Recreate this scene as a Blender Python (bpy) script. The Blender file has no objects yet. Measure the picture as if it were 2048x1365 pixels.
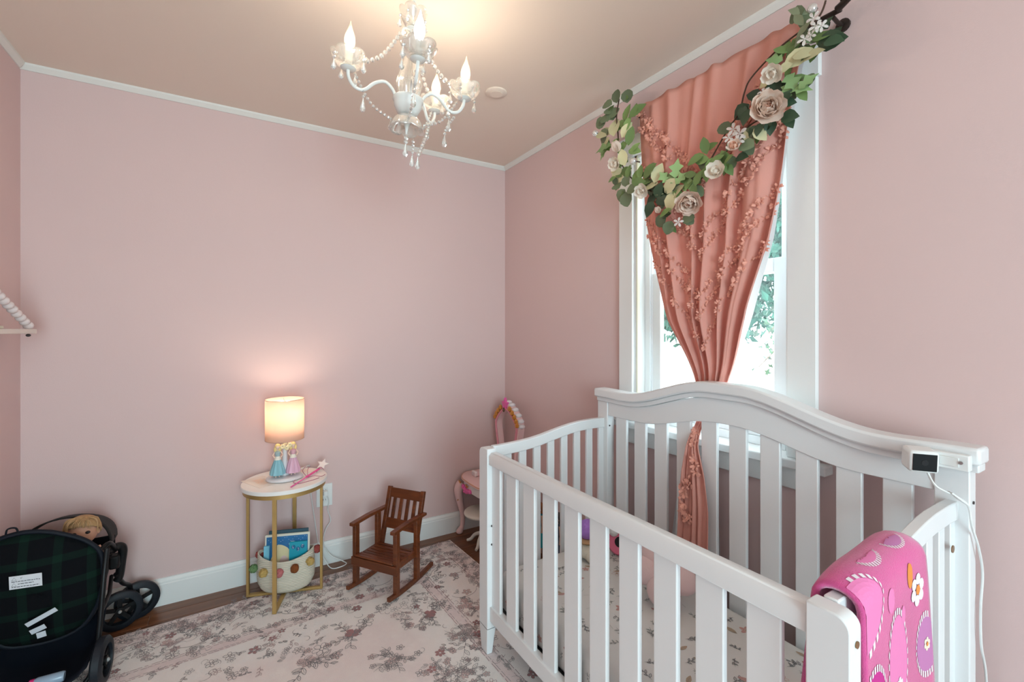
import bpy, math, random
from mathutils import Vector, Matrix, Euler
random.seed(7)
sc = bpy.context.scene
COL = sc.collection
PI = math.pi
R = math.radians

# ------------------------------------------------------------------ camera
cam_d = bpy.data.cameras.new('camera'); cam = bpy.data.objects.new('camera', cam_d)
COL.objects.link(cam); sc.camera = cam
cam.location = (0, 0, 1.325); cam.rotation_euler = (R(90), 0, R(-31.327))
cam_d.sensor_width = 36; cam_d.lens = 16.0; cam_d.shift_y = -0.0105; cam_d.clip_start = 0.02; cam_d.clip_end = 300

# ------------------------------------------------------------------ world, sun, big lights, exposure
wd = bpy.data.worlds.new('world'); sc.world = wd; wd.use_nodes = True
bg = wd.node_tree.nodes['Background']; bg.inputs[0].default_value = (0.80, 0.93, 1.0, 1); bg.inputs[1].default_value = 8
sun_d = bpy.data.lights.new('sun', 'SUN'); sun_d.energy = 9.0; sun_d.angle = R(1); sun_d.color = (1, .96, .9)
sun = bpy.data.objects.new('sun', sun_d); COL.objects.link(sun); sun.rotation_euler = (R(18), R(-38), 0)
rear_d = bpy.data.lights.new('rear_fill_light', 'AREA'); rear_d.shape = 'RECTANGLE'; rear_d.size = 1.36; rear_d.size_y = 1.9  # fill light added behind the camera; no source is known there
rear_d.energy = 96; rear_d.color = (.62, .92, 1)
rear_l = bpy.data.objects.new('rear_fill_light', rear_d); COL.objects.link(rear_l)
rear_l.location = (-0.02, -2.585, 1.25); rear_l.rotation_euler = (R(90), 0, 0)
CHANDELIER_W, LAMP_W = 3.0, 1.8
sc.view_settings.view_transform = 'Standard'; sc.view_settings.look = 'None'
sc.view_settings.gamma = 1; sc.view_settings.exposure = 0.18; sc.view_settings.use_curve_mapping = False
sc.cycles.use_adaptive_sampling = True; sc.cycles.adaptive_threshold = .03; sc.cycles.max_bounces = 8; sc.cycles.diffuse_bounces = 4; sc.cycles.glossy_bounces = 3; sc.cycles.transparent_max_bounces = 12
sc.cycles.sample_clamp_indirect = 6; sc.cycles.caustics_reflective = False; sc.cycles.caustics_refractive = False

# ------------------------------------------------------------------ materials
MATS = {}
def mat(name, col, rough=.5, metal=0, bump=0, bscale=80, vary=0, vscale=6, emit=None, es=0, spec=.5, sheen=0, rnd=0):
    m = bpy.data.materials.new(name); m.use_nodes = True; MATS[name] = m
    nt = m.node_tree; b = nt.nodes['Principled BSDF']; L = nt.links.new
    b.inputs['Base Color'].default_value = (*col, 1); b.inputs['Roughness'].default_value = rough
    b.inputs['Metallic'].default_value = metal; b.inputs['Specular IOR Level'].default_value = spec
    if sheen: b.inputs['Sheen Weight'].default_value = sheen
    tc = nt.nodes.new('ShaderNodeTexCoord')
    if vary:
        n = nt.nodes.new('ShaderNodeTexNoise'); n.inputs['Scale'].default_value = vscale; n.inputs['Detail'].default_value = 4
        L(tc.outputs['Object'], n.inputs['Vector'])
        mx = nt.nodes.new('ShaderNodeMix'); mx.data_type = 'RGBA'
        mx.inputs['A'].default_value = (*[c * (1 - vary) for c in col], 1); mx.inputs['B'].default_value = (*[min(1, c * (1 + vary)) for c in col], 1)
        L(n.outputs['Fac'], mx.inputs['Factor']); L(mx.outputs['Result'], b.inputs['Base Color'])
    if rnd:
        oi = nt.nodes.new('ShaderNodeObjectInfo'); hs = nt.nodes.new('ShaderNodeHueSaturation')
        mr = nt.nodes.new('ShaderNodeMapRange'); mr.inputs['To Min'].default_value = 1 - rnd; mr.inputs['To Max'].default_value = 1 + rnd
        hs.inputs['Color'].default_value = (*col, 1)
        L(oi.outputs['Random'], mr.inputs['Value']); L(mr.outputs['Result'], hs.inputs['Value']); L(hs.outputs['Color'], b.inputs['Base Color'])
    if bump:
        n2 = nt.nodes.new('ShaderNodeTexNoise'); n2.inputs['Scale'].default_value = bscale; n2.inputs['Detail'].default_value = 3
        bp = nt.nodes.new('ShaderNodeBump'); bp.inputs['Strength'].default_value = bump; bp.inputs['Distance'].default_value = .002
        L(tc.outputs['Object'], n2.inputs['Vector']); L(n2.outputs['Fac'], bp.inputs['Height']); L(bp.outputs['Normal'], b.inputs['Normal'])
    if emit:
        b.inputs['Emission Color'].default_value = (*emit, 1); b.inputs['Emission Strength'].default_value = es
    return m

def wood(name, c1, c2, axis=0, scale=3, rough=.35, rnd=.15):
    m = mat(name, c1, rough); nt = m.node_tree; b = nt.nodes['Principled BSDF']; L = nt.links.new
    tc = nt.nodes.new('ShaderNodeTexCoord'); mp = nt.nodes.new('ShaderNodeMapping')
    s = [scale * 12] * 3; s[axis] = scale
    mp.inputs['Scale'].default_value = s
    oi = nt.nodes.new('ShaderNodeObjectInfo'); n = nt.nodes.new('ShaderNodeTexNoise'); n.noise_dimensions = '4D'
    n.inputs['Scale'].default_value = 1; n.inputs['Detail'].default_value = 6; n.inputs['Roughness'].default_value = .65
    ml = nt.nodes.new('ShaderNodeMath'); ml.operation = 'MULTIPLY'; ml.inputs[1].default_value = 40
    L(tc.outputs['Object'], mp.inputs['Vector']); L(mp.outputs['Vector'], n.inputs['Vector'])
    L(oi.outputs['Random'], ml.inputs[0]); L(ml.outputs[0], n.inputs['W'])
    cr = nt.nodes.new('ShaderNodeValToRGB'); cr.color_ramp.elements[0].position = .3; cr.color_ramp.elements[1].position = .75
    cr.color_ramp.elements[0].color = (*c1, 1); cr.color_ramp.elements[1].color = (*c2, 1)
    hs = nt.nodes.new('ShaderNodeHueSaturation'); mr = nt.nodes.new('ShaderNodeMapRange')
    mr.inputs['To Min'].default_value = 1 - rnd; mr.inputs['To Max'].default_value = 1 + rnd
    L(n.outputs['Fac'], cr.inputs['Fac']); L(cr.outputs['Color'], hs.inputs['Color'])
    L(oi.outputs['Random'], mr.inputs['Value']); L(mr.outputs['Result'], hs.inputs['Value']); L(hs.outputs['Color'], b.inputs['Base Color'])
    bp = nt.nodes.new('ShaderNodeBump'); bp.inputs['Strength'].default_value = .15; bp.inputs['Distance'].default_value = .001
    L(n.outputs['Fac'], bp.inputs['Height']); L(bp.outputs['Normal'], b.inputs['Normal'])
    return m

def clear(name, tint=(1, 1, 1), gloss=.12, body=(.9, .9, .9), bodyw=.1, rough=.05):
    """thin clear glass or acrylic: see-through with sharp fresnel reflections and a little body colour"""
    m = bpy.data.materials.new(name); m.use_nodes = True; MATS[name] = m
    nt = m.node_tree; nt.nodes.clear(); N = nt.nodes.new; L = nt.links.new
    out = N('ShaderNodeOutputMaterial'); tr = N('ShaderNodeBsdfTransparent'); tr.inputs[0].default_value = (*tint, 1)
    gl = N('ShaderNodeBsdfGlossy'); gl.inputs['Roughness'].default_value = rough; gl.inputs[0].default_value = (1, 1, 1, 1)
    df = N('ShaderNodeBsdfDiffuse'); df.inputs[0].default_value = (*body, 1)
    m0 = N('ShaderNodeMixShader'); m0.inputs[0].default_value = bodyw; L(tr.outputs[0], m0.inputs[1]); L(df.outputs[0], m0.inputs[2])
    lw = N('ShaderNodeLayerWeight'); lw.inputs['Blend'].default_value = .35
    mu = N('ShaderNodeMath'); mu.operation = 'MULTIPLY_ADD'; mu.inputs[1].default_value = .6; mu.inputs[2].default_value = gloss
    L(lw.outputs['Facing'], mu.inputs[0])
    m1 = N('ShaderNodeMixShader'); L(mu.outputs[0], m1.inputs[0]); L(m0.outputs[0], m1.inputs[1]); L(gl.outputs[0], m1.inputs[2])
    L(m1.outputs[0], out.inputs[0]); return m

def cloth(name, col, trans=.35, bscale=400, vary=.06):
    """woven cloth that lets some light through"""
    m = mat(name, col, .9, bump=.25, bscale=bscale, vary=vary, vscale=14, spec=.1)
    nt = m.node_tree; L = nt.links.new; b = nt.nodes['Principled BSDF']; out = nt.nodes['Material Output']
    t = nt.nodes.new('ShaderNodeBsdfTranslucent'); t.inputs[0].default_value = (*col, 1)
    mx = nt.nodes.new('ShaderNodeMixShader'); mx.inputs[0].default_value = trans
    L(b.outputs[0], mx.inputs[1]); L(t.outputs[0], mx.inputs[2]); L(mx.outputs[0], out.inputs[0]); return m

WALL = mat('pink_paint', (.745, .55, .535), .75, bump=.12, bscale=260, spec=.25)
CEIL = mat('warm_lit_ceiling', (.86, .725, .63), .85, bump=.1, bscale=200, spec=.2)  # beige holds the bulbs' warm light; the ceiling itself is taken as white
TRIM = mat('white_trim_paint', (.86, .86, .85), .35)
VINYL = mat('white_vinyl', (.86, .89, .90), .3)
WOODF = wood('oak_floor', (.115, .038, .014), (.27, .105, .045), 0, 2.2, .3)
CRIBW = mat('white_lacquer', (.83, .825, .83), .3, vary=.015, vscale=3)
MAHOG = wood('mahogany', (.085, .019, .006), (.215, .055, .016), 0, 5, .35, .2)
GOLD = mat('brushed_gold', (.52, .33, .12), .42, metal=.55, vary=.06, vscale=40)
TOPW = mat('white_laminate', (.90, .87, .84), .3)
BLK = mat('black_plastic', (.006, .006, .007), .45, spec=.3)
BLKM = mat('black_tube', (.006, .006, .007), .4, spec=.3)
RUBBER = mat('dark_tyre', (.009, .013, .02), .5, spec=.4)
IRON = mat('dark_bronze', (.035, .022, .018), .4, metal=.4)
CHW = mat('white_enamel', (.88, .87, .83), .25)
CRYS = clear('crystal', (1, .99, .97), .3, (1, .98, .94), .46, .04)
GLASSC = clear('pressed_glass', (1, .98, .95), .16, (1, .97, .90), .32, .08)
BULBG = clear('bulb_glass', (1, .95, .85), .06, (1, .9, .7), .12, .03)
PANE = clear('window_glass', (.96, 1, 1), .0, (.9, .95, 1), .0, .0)
FILA = mat('filament', (1, .8, .5), .5, emit=(1, .86, .62), es=30)
FROST = mat('lit_frosted_bulb', (1, .95, .85), .5, emit=(1, .93, .80), es=9)
PLAST = mat('white_plastic', (.84, .84, .83), .35)
PINKP = mat('pink_plastic', (.80, .30, .36), .35)
PINKL = mat('pale_pink_plastic', (.88, .59, .58), .4)
MAGEN = mat('magenta_plastic', (.82, .12, .38), .35)
GOLDP = mat('amber_plastic', (.62, .24, .035), .35)

# ------------------------------------------------------------------ mesh helpers
WM = {}
class MB:
    def __init__(s): s.v = []; s.f = []; s.mi = []; s.cur = 0
    def add(s, vs, fs):
        o = len(s.v); s.v += [Vector(p) for p in vs]; s.f += [[i + o for i in f] for f in fs]; s.mi += [s.cur] * len(fs); return s
    def box(s, x0, x1, y0, y1, z0, z1, M=None):
        vs = [Vector((x, y, z)) for z in (z0, z1) for y in (y0, y1) for x in (x0, x1)]
        if M is not None: vs = [M @ p for p in vs]
        return s.add(vs, [(0, 2, 3, 1), (4, 5, 7, 6), (0, 1, 5, 4), (2, 6, 7, 3), (0, 4, 6, 2), (1, 3, 7, 5)])
    def bar(s, p, q, w, h, up=(0, 0, 1)):
        """square bar between two points, w across, h along 'up'"""
        p = Vector(p); q = Vector(q); d = (q - p); L = d.length; d.normalize(); up = Vector(up)
        sd = d.cross(up).normalized(); u2 = sd.cross(d)
        M = Matrix((( sd.x, d.x, u2.x, p.x), (sd.y, d.y, u2.y, p.y), (sd.z, d.z, u2.z, p.z), (0, 0, 0, 1)))
        return s.box(-w / 2, w / 2, 0, L, -h / 2, h / 2, M)
    def tube(s, pts, r, seg=8, closed=False, caps=True):
        pts = [Vector(p) for p in pts]; n = len(pts); rs = r if isinstance(r, (list, tuple)) else [r] * n
        vs = []; prev = None
        for i, p in enumerate(pts):
            if closed: d = pts[(i + 1) % n] - pts[i - 1]
            else: d = pts[min(i + 1, n - 1)] - pts[max(i - 1, 0)]
            d.normalize()
            if prev is None:
                a = Vector((0, 0, 1)) if abs(d.z) < .9 else Vector((1, 0, 0))
                prev = d.cross(a).normalized()
            prev = (prev - d * prev.dot(d)).normalized(); b = d.cross(prev)
            for k in range(seg):
                t = 2 * PI * k / seg; vs.append(p + (prev * math.cos(t) + b * math.sin(t)) * rs[i])
        fs = []
        for i in range(n if closed else n - 1):
            j = (i + 1) % n
            for k in range(seg):
                k2 = (k + 1) % seg; fs.append((i * seg + k, i * seg + k2, j * seg + k2, j * seg + k))
        if caps and not closed: fs += [tuple(range(seg))[::-1], tuple(range((n - 1) * seg, n * seg))]
        return s.add(vs, fs)
    def lathe(s, prof, seg=24, c=(0, 0, 0), M=None, flute=None, caps=True):
        vs = []
        for (r, z) in prof:
            for k in range(seg):
                t = 2 * PI * k / seg; rr = r * (flute(t, z) if flute else 1)
                vs.append(Vector((rr * math.cos(t), rr * math.sin(t), z)))
        if M is not None: vs = [M @ p for p in vs]
        vs = [p + Vector(c) for p in vs]; fs = []
        for i in range(len(prof) - 1):
            for k in range(seg):
                k2 = (k + 1) % seg; fs.append((i * seg + k, i * seg + k2, (i + 1) * seg + k2, (i + 1) * seg + k))
        if caps and prof[0][0] > 1e-4: fs.append(tuple(range(seg))[::-1])
        if caps and prof[-1][0] > 1e-4: fs.append(tuple(range((len(prof) - 1) * seg, len(prof) * seg)))
        return s.add(vs, fs)
    def ball(s, c, r, seg=12, rings=8, M=None):
        r = r if isinstance(r, (tuple, list)) else (r, r, r)
        pr = [(max(1e-5, math.sin(PI * i / rings)), -math.cos(PI * i / rings)) for i in range(rings + 1)]
        S = Matrix.Diagonal((*r, 1))
        return s.lathe(pr, seg, c, (M @ S) if M is not None else S)
    def prism(s, pts, ext):
        pts = [Vector(p) for p in pts]; ext = Vector(ext); n = len(pts)
        fs = [tuple(range(n))[::-1], tuple(range(n, 2 * n))] + [(i, (i + 1) % n, (i + 1) % n + n, i + n) for i in range(n)]
        return s.add(pts + [p + ext for p in pts], fs)
    def strip(s, lo, hi, ext):
        """solid between two equally long curves, extruded by ext (quads, safe for curved outlines)"""
        n = len(lo); ext = Vector(ext); a = [Vector(p) for p in lo] + [Vector(p) for p in hi]
        vs = a + [p + ext for p in a]; N2 = 2 * n; fs = []
        for i in range(n - 1):
            fs += [(i, n + i, n + i + 1, i + 1), (N2 + i, N2 + i + 1, N2 + n + i + 1, N2 + n + i),
                   (i, i + 1, N2 + i + 1, N2 + i), (n + i, N2 + n + i, N2 + n + i + 1, n + i + 1)]
        fs += [(0, N2, N2 + n, n), (n - 1, 2 * n - 1, N2 + 2 * n - 1, N2 + n - 1)]
        return s.add(vs, fs)
    def grid(s, nu, nv, fn, closeu=False):
        vs = [fn(i / (nu if closeu else nu - 1), j / (nv - 1)) for j in range(nv) for i in range(nu)]
        fs = []
        for j in range(nv - 1):
            for i in range(nu if closeu else nu - 1):
                i2 = (i + 1) % nu; fs.append((j * nu + i, j * nu + i2, (j + 1) * nu + i2, (j + 1) * nu + i))
        return s.add(vs, fs)
    def mesh(s, name, mats, smooth=0):
        me = bpy.data.meshes.new(name); me.from_pydata([tuple(p) for p in s.v], [], s.f)
        for m in (mats if isinstance(mats, (list, tuple)) else [mats]): me.materials.append(m)
        me.polygons.foreach_set('material_index', s.mi)
        if smooth:
            me.polygons.foreach_set('use_smooth', [True] * len(s.f)); me.update(); me.set_sharp_from_angle(angle=R(smooth))
        me.update(); return me
    def build(s, name, mats, parent=None, smooth=0, bevel=0, solid=0, local=False, fixn=True):
        if parent is not None and not local:
            I = WM[parent.name].inverted(); s.v = [I @ p for p in s.v]
        me = s.mesh(name, mats, smooth)
        if fixn:
            import bmesh
            bm = bmesh.new(); bm.from_mesh(me); bmesh.ops.recalc_face_normals(bm, faces=bm.faces); bm.to_mesh(me); bm.free()
        o = bpy.data.objects.new(name, me); COL.objects.link(o); o.parent = parent
        WM[o.name] = WM[parent.name].copy() if parent is not None else Matrix.Identity(4)
        if solid:
            md = o.modifiers.new('thickness', 'SOLIDIFY'); md.thickness = solid; md.offset = 0
        if bevel:
            md = o.modifiers.new('bevel', 'BEVEL'); md.width = bevel; md.segments = 2; md.limit_method = 'ANGLE'; md.angle_limit = R(40)
            if not smooth:
                me.polygons.foreach_set('use_smooth', [True] * len(me.polygons)); me.set_sharp_from_angle(angle=R(50))
        return o

def tag(o, label=None, cat=None, group=None, kind=None):
    if label: o['label'] = label
    if cat: o['category'] = cat
    if group: o['group'] = group
    if kind: o['kind'] = kind
    return o
def thing(name, loc, label, cat, group=None, rot=None):
    o = bpy.data.objects.new(name, None); COL.objects.link(o); o.empty_display_size = .05
    o.location = loc
    M = Matrix.Translation(loc)
    if rot is not None:
        o.rotation_euler = rot; M = M @ Euler(rot).to_matrix().to_4x4()
    WM[o.name] = M; return tag(o, label, cat, group)
def inst(name, me, parent, M, world=True):
    """place a shared mesh as a part; M is its world matrix (or local when world=False)"""
    o = bpy.data.objects.new(name, me); COL.objects.link(o); o.parent = parent
    if parent is None: L = M; W = M
    elif world: L = WM[parent.name].inverted() @ M; W = M
    else: L = M; W = WM[parent.name] @ M
    o.matrix_basis = L; WM[o.name] = W.copy(); return o
def frame(p, z, x=None, s=1.0):
    """matrix at p whose local z axis points along z"""
    z = Vector(z).normalized(); x = Vector(x) if x is not None else (Vector((0, 0, 1)) if abs(z.z) < .9 else Vector((1, 0, 0)))
    x = (x - z * x.dot(z)).normalized(); y = z.cross(x)
    s = s if isinstance(s, (tuple, list)) else (s, s, s)
    return Matrix(((x.x * s[0], y.x * s[1], z.x * s[2], p[0]), (x.y * s[0], y.y * s[1], z.y * s[2], p[1]), (x.z * s[0], y.z * s[1], z.z * s[2], p[2]), (0, 0, 0, 1)))
def smooth_path(pts, n=8):
    pts = [Vector(p) for p in pts]; out = []
    for i in range(len(pts) - 1):
        p0 = pts[max(i - 1, 0)]; p1 = pts[i]; p2 = pts[i + 1]; p3 = pts[min(i + 2, len(pts) - 1)]
        for k in range(n):
            t = k / n
            out.append(.5 * ((2 * p1) + (p2 - p0) * t + (2 * p0 - 5 * p1 + 4 * p2 - p3) * t * t + (3 * p1 - p0 - 3 * p2 + p3) * t ** 3))
    out.append(pts[-1]); return out
def lerp(a, b, t): return a + (b - a) * t
def interp(x, xs, ys):
    if x <= xs[0]: return ys[0]
    for i in range(len(xs) - 1):
        if x <= xs[i + 1]:
            t = (x - xs[i]) / (xs[i + 1] - xs[i]); return lerp(ys[i], ys[i + 1], t)
    return ys[-1]
def sstep(a, b, x):
    t = max(0, min(1, (x - a) / (b - a))); return t * t * (3 - 2 * t)

# ================================================================== THE ROOM
XL, XR, YB, YF, ZC = -0.785, 1.622, 2.759, -2.6, 2.47
WY0, WY1, WZ0, WZ1 = 0.836, 1.542, 0.895, 2.15      # window opening

b = MB(); b.box(XL - .15, XR + .14, YB, YB + .15, -.1, ZC + .1); tag(b.build('wall_back', WALL), kind='structure')
b = MB(); b.box(XL - .15, XL, YF - .15, YB, -.1, ZC + .1); tag(b.build('wall_left', WALL), kind='structure')
b = MB()
b.box(XR, XR + .14, YF - .15, WY0, -.1, ZC + .1); b.box(XR, XR + .14, WY1, YB, -.1, ZC + .1)
b.box(XR, XR + .14, WY0, WY1, -.1, WZ0 - .025); b.box(XR, XR + .14, WY0, WY1, WZ1, ZC + .1)
tag(b.build('wall_right', WALL), kind='structure')
b = MB(); b.box(XL, XR, YF - .15, YF, -.1, ZC + .1); tag(b.build('wall_front', WALL), kind='structure')
b = MB(); b.box(XL, XR, YF - .15, YB, ZC, ZC + .1); tag(b.build('ceiling', CEIL), kind='structure')
# floor: subfloor with oak boards running along the back wall
b = MB(); b.box(XL, XR, YF - .15, YB, -.1, -.012)
floor = tag(b.build('floor', mat('subfloor', (.05, .02, .01), .8)), kind='structure')
pw = .0826
plank_me = {}
def plank(L):
    L = round(L, 3)
    if L not in plank_me:
        bb = MB(); c = .0015; h = .012
        x0, x1, y0, y1 = .0006, L - .0006, .0006, pw - .0006
        bb.add([(x0, y0, 0), (x1, y0, 0), (x1, y1, 0), (x0, y1, 0), (x0, y0, h - c), (x1, y0, h - c), (x1, y1, h - c), (x0, y1, h - c),
                (x0 + c, y0 + c, h), (x1 - c, y0 + c, h), (x1 - c, y1 - c, h), (x0 + c, y1 - c, h)],
               [(8, 9, 10, 11)] + [(i, (i + 1) % 4, 4 + (i + 1) % 4, 4 + i) for i in range(4)] + [(4 + i, 4 + (i + 1) % 4, 8 + (i + 1) % 4, 8 + i) for i in range(4)])
        plank_me[L] = bb.mesh('plank', WOODF)
    return plank_me[L]
y = YB - pw; row = 0
cuts = [[.9, 1.507], [.45, 1.2, .757], [1.1, 1.307], [.7, 1.1, .607], [.3, 1.3, .807]]
while y > YF - .05:
    x = XL
    for L in cuts[row % 5]:
        inst('plank', plank(L), floor, Matrix.Translation((x, y, -.012))); x += L
    y -= pw; row += 1
# baseboards: flat board with a stepped cap
def baseboard(name, p, q, nrm):
    prof = [(0, 0), (.016, 0), (.016, .1), (.013, .104), (.013, .112), (.006, .124), (.006, .128), (0, .128)]
    b = MB(); n = Vector(nrm); P = Vector(p); Q = Vector(q)
    b.prism([P + n * d + Vector((0, 0, z)) for d, z in prof], Q - P); return tag(b.build(name, TRIM), kind='structure')
baseboard('baseboard_back', (XL, YB, 0), (XR, YB, 0), (0, -1, 0))
baseboard('baseboard_right', (XR, YF, 0), (XR, YB - .016, 0), (-1, 0, 0))
baseboard('baseboard_left', (XL, YF, 0), (XL, YB - .016, 0), (1, 0, 0))
CORN = mat('cornice_paint', (.80, .77, .73), .5)
def cornice(name, p, q, nrm):
    prof = [(0, 0), (0, -.026), (.005, -.027), (.018, -.008), (.02, 0)]
    b = MB(); n = Vector(nrm); P = Vector(p); Q = Vector(q)
    b.prism([P + n * d + Vector((0, 0, z)) for d, z in prof], Q - P); return tag(b.build(name, CORN), kind='structure')
cornice('trim_1', (XL, YB, ZC), (XR, YB, ZC), (0, -1, 0))
cornice('trim_2', (XR, YF, ZC), (XR, YB - .02, ZC), (-1, 0, 0))
cornice('trim_3', (XL, YF, ZC), (XL, YB - .02, ZC), (1, 0, 0))

# ------------------------------------------------------------------ window
win = bpy.data.objects.new('window_1', None); COL.objects.link(win); win.location = (XR, 1.19, WZ0); WM['window_1'] = Matrix.Translation((XR, 1.19, WZ0))
tag(win, kind='structure')
b = MB(); b.box(XR - .02, XR, WY1, WY1 + .085, WZ0, WZ1); b.build('casing', TRIM, win, bevel=.002)
b = MB(); b.box(XR - .02, XR, WY0 - .091, WY0, WZ0, WZ1); b.build('casing', TRIM, win, bevel=.002)
b = MB(); b.box(XR - .022, XR, WY0 - .1, WY1 + .094, WZ1, WZ1 + .095); b.build('head_casing', TRIM, win, bevel=.002)
b = MB(); b.box(1.572, 1.70, .705, 1.672, .865, .895); b.build('stool', TRIM, win, bevel=.004)
b = MB(); b.box(XR - .018, XR, WY0 - .091, WY1 + .085, .79, .865); b.build('apron', TRIM, win, bevel=.003)
b = MB(); b.box(XR, XR + .14, WY1 - .012, WY1, WZ0, WZ1); b.box(XR, XR + .14, WY0, WY0 + .012, WZ0, WZ1); b.box(XR, XR + .14, WY0, WY1, WZ1 - .012, WZ1)
b.build('jamb', TRIM, win)
b = MB(); b.box(XR - .003, XR + .012, WY1 - .018, WY1 - .012, WZ0, WZ1); b.build('jamb_edge', mat('cream_edge', (.80, .74, .55), .5), win)
def ring(b, x0, x1, y0, y1, z0, z1, w, wb=None, wt=None):
    wb = wb or w; wt = wt or w
    b.box(x0, x1, y0, y0 + w, z0, z1); b.box(x0, x1, y1 - w, y1, z0, z1); b.box(x0, x1, y0 + w, y1 - w, z0, z0 + wb); b.box(x0, x1, y0 + w, y1 - w, z1 - wt, z1)
b = MB(); ring(b, 1.675, 1.762, WY0 + .012, WY1 - .012, WZ0, WZ1 - .012, .03); b.build('window_frame', VINYL, win, bevel=.002)
b = MB(); b.box(1.684, 1.706, WY1 - .046, WY1 - .042, WZ0 + .03, WZ1 - .05); b.build('track_fin', VINYL, win)
b = MB(); ring(b, 1.69, 1.716, WY0 + .042, WY1 - .042, WZ0 + .03, 1.592, .05, .06, .052); s1 = b.build('lower_sash', VINYL, win, bevel=.003)
b = MB(); b.box(1.701, 1.706, WY0 + .092, WY1 - .092, WZ0 + .09, 1.54); b.build('pane', PANE, s1)
b = MB(); ring(b, 1.722, 1.748, WY0 + .042, WY1 - .042, 1.54, WZ1 - .042, .04, .05, .05); s2 = b.build('upper_sash', VINYL, win, bevel=.003)
b = MB(); b.box(1.733, 1.738, WY0 + .082, WY1 - .082, 1.59, WZ1 - .092); b.build('pane', PANE, s2)

# made-up casing that dresses the rear fill light as a window
rear_fr = bpy.data.objects.new('fill_light_frame', None); COL.objects.link(rear_fr); rear_fr.location = (-.02, YF, .3); WM['fill_light_frame'] = Matrix.Translation((-.02, YF, .3)); tag(rear_fr, kind='structure')
for x0, x1, z0, z1 in ((-.76, -.70, .24, 2.26), (.66, .72, .24, 2.26), (-.70, .66, 2.2, 2.26), (-.70, .66, .24, .3)):
    b = MB(); b.box(x0, x1, YF, YF + .02, z0, z1); b.build('casing', TRIM, rear_fr, bevel=.002)
# ------------------------------------------------------------------ outside
b = MB(); b.box(XR + .3, 90, -60, 80, -.75, -.6)
tag(b.build('ground_outside', mat('pale_ground', (.8, .78, .74), .9, vary=.08, vscale=.6)), kind='structure')
LEAFT = mat('tree_leaf', (.008, .062, .042), .6, vary=.5, vscale=3, spec=.3)
BARK = mat('bark', (.09, .06, .04), .9, bump=.6, bscale=20)
def leaf_cloud(n, c, r, size, rng):
    b = MB()
    for _ in range(n):
        while True:
            p = Vector((rng.uniform(-1, 1), rng.uniform(-1, 1), rng.uniform(-1, 1)))
            if .25 < p.length < 1: break
        p = Vector(c) + Vector((p.x * r[0], p.y * r[1], p.z * r[2])); s = size * rng.uniform(.6, 1.3)
        M = Matrix.Translation(p) @ Euler((rng.uniform(0, 6), rng.uniform(0, 6), rng.uniform(0, 6))).to_matrix().to_4x4()
        b.add([M @ Vector(q) for q in ((-s, 0, 0), (-.3 * s, -.5 * s, .1 * s), (s, 0, 0), (-.3 * s, .5 * s, .1 * s))], [(0, 1, 2, 3)])
    return b
rng = random.Random(3)
TREES = [((8.2, 5.9), 1.5, (2.2, 2.4, 3.0), 3.2, 'broad leafy tree behind the lower right window pane'),
         ((16.5, 7.6), 4.5, (2.8, 3.2, 4.5), 4.6, 'tall leafy tree seen through the upper right window pane'),
         ((11.5, 12.0), 3.8, (2.8, 2.8, 3.4), 3.6, 'leafy tree hidden mostly behind the coral curtain')]
for (px, py), zc, rr, zt, lab in TREES:
    t = thing('leafy_tree', (px, py, -.6), lab, 'tree', 'trees outside the window')
    leaf_cloud(13000, (px, py, zt + .7), rr, .10, rng).build('foliage', LEAFT, t, fixn=False)['kind'] = 'stuff'
    b = MB(); b.tube([(px, py, -.6), (px + .05, py, .8), (px - .05, py + .1, zt + .5)], [.2, .16, .08], 8); b.build('trunk', BARK, t, smooth=40)
# young maple near the window: each leaf is a part
def maple_leaf():
    pts = []
    for a, r in ((0, .2), (25, .55), (40, .95), (52, .6), (66, .62), (90, 1.25), (114, .62), (128, .6), (140, .95), (155, .55), (180, .2), (225, .45), (270, .15), (315, .45)):
        pts.append((r * math.cos(R(a)) * .5, r * math.sin(R(a)) * .5, .06 * abs(math.cos(R(a)))))
    b = MB(); b.add([(0, 0, 0)] + pts, [(0, i + 1, (i + 1) % len(pts) + 1) for i in range(len(pts))]); return b.mesh('leaf', mat('maple_leaf', (.012, .05, .02), .5, rnd=.5))
ML = maple_leaf()
def maple(base, boughs, label, n):
    t = thing('young_maple', base, label, 'tree', 'maples by the window')
    b = MB(); b.tube(smooth_path([base, (base[0] + .03, base[1], .3), boughs[0][0]]), .018, 6); b.build('trunk', BARK, t, smooth=50)
    for path in boughs:
        P = smooth_path(path, 6); b = MB(); b.tube(P, .004, 5); b.build('bough', BARK, t)
        for k in range(n):
            p = P[rng.randrange(len(P) // 4, len(P))] + Vector((rng.uniform(-.1, .1), rng.uniform(-.11, .11), rng.uniform(-.09, .07)))
            M = Matrix.Translation(p) @ Euler((rng.uniform(.3, 1.5), rng.uniform(-.6, .6), rng.uniform(0, 6.3))).to_matrix().to_4x4() @ Matrix.Scale(rng.uniform(.05, .1), 4)
            inst('leaf', ML, t, M)
maple((3.6, 1.55, -.6), [[(3.62, 1.6, 1.75), (3.45, 1.72, 1.55), (3.3, 1.85, 1.3)], [(3.62, 1.6, 1.6), (3.5, 1.7, 1.4), (3.35, 1.95, 1.05)], [(3.62, 1.58, 1.7), (3.7, 1.8, 1.5), (3.6, 1.95, 1.2)]],
      'young maple with dangling leafy boughs at right of lower pane', 34)
maple((3.5, 3.55, -.6), [[(3.5, 3.5, 1.5), (3.45, 3.3, 1.3), (3.4, 3.05, 1.0)], [(3.5, 3.5, 1.2), (3.4, 3.3, 1.1), (3.4, 3.0, .9)]],
      'young maple with leafy boughs left of the tied curtain', 26)

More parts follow.
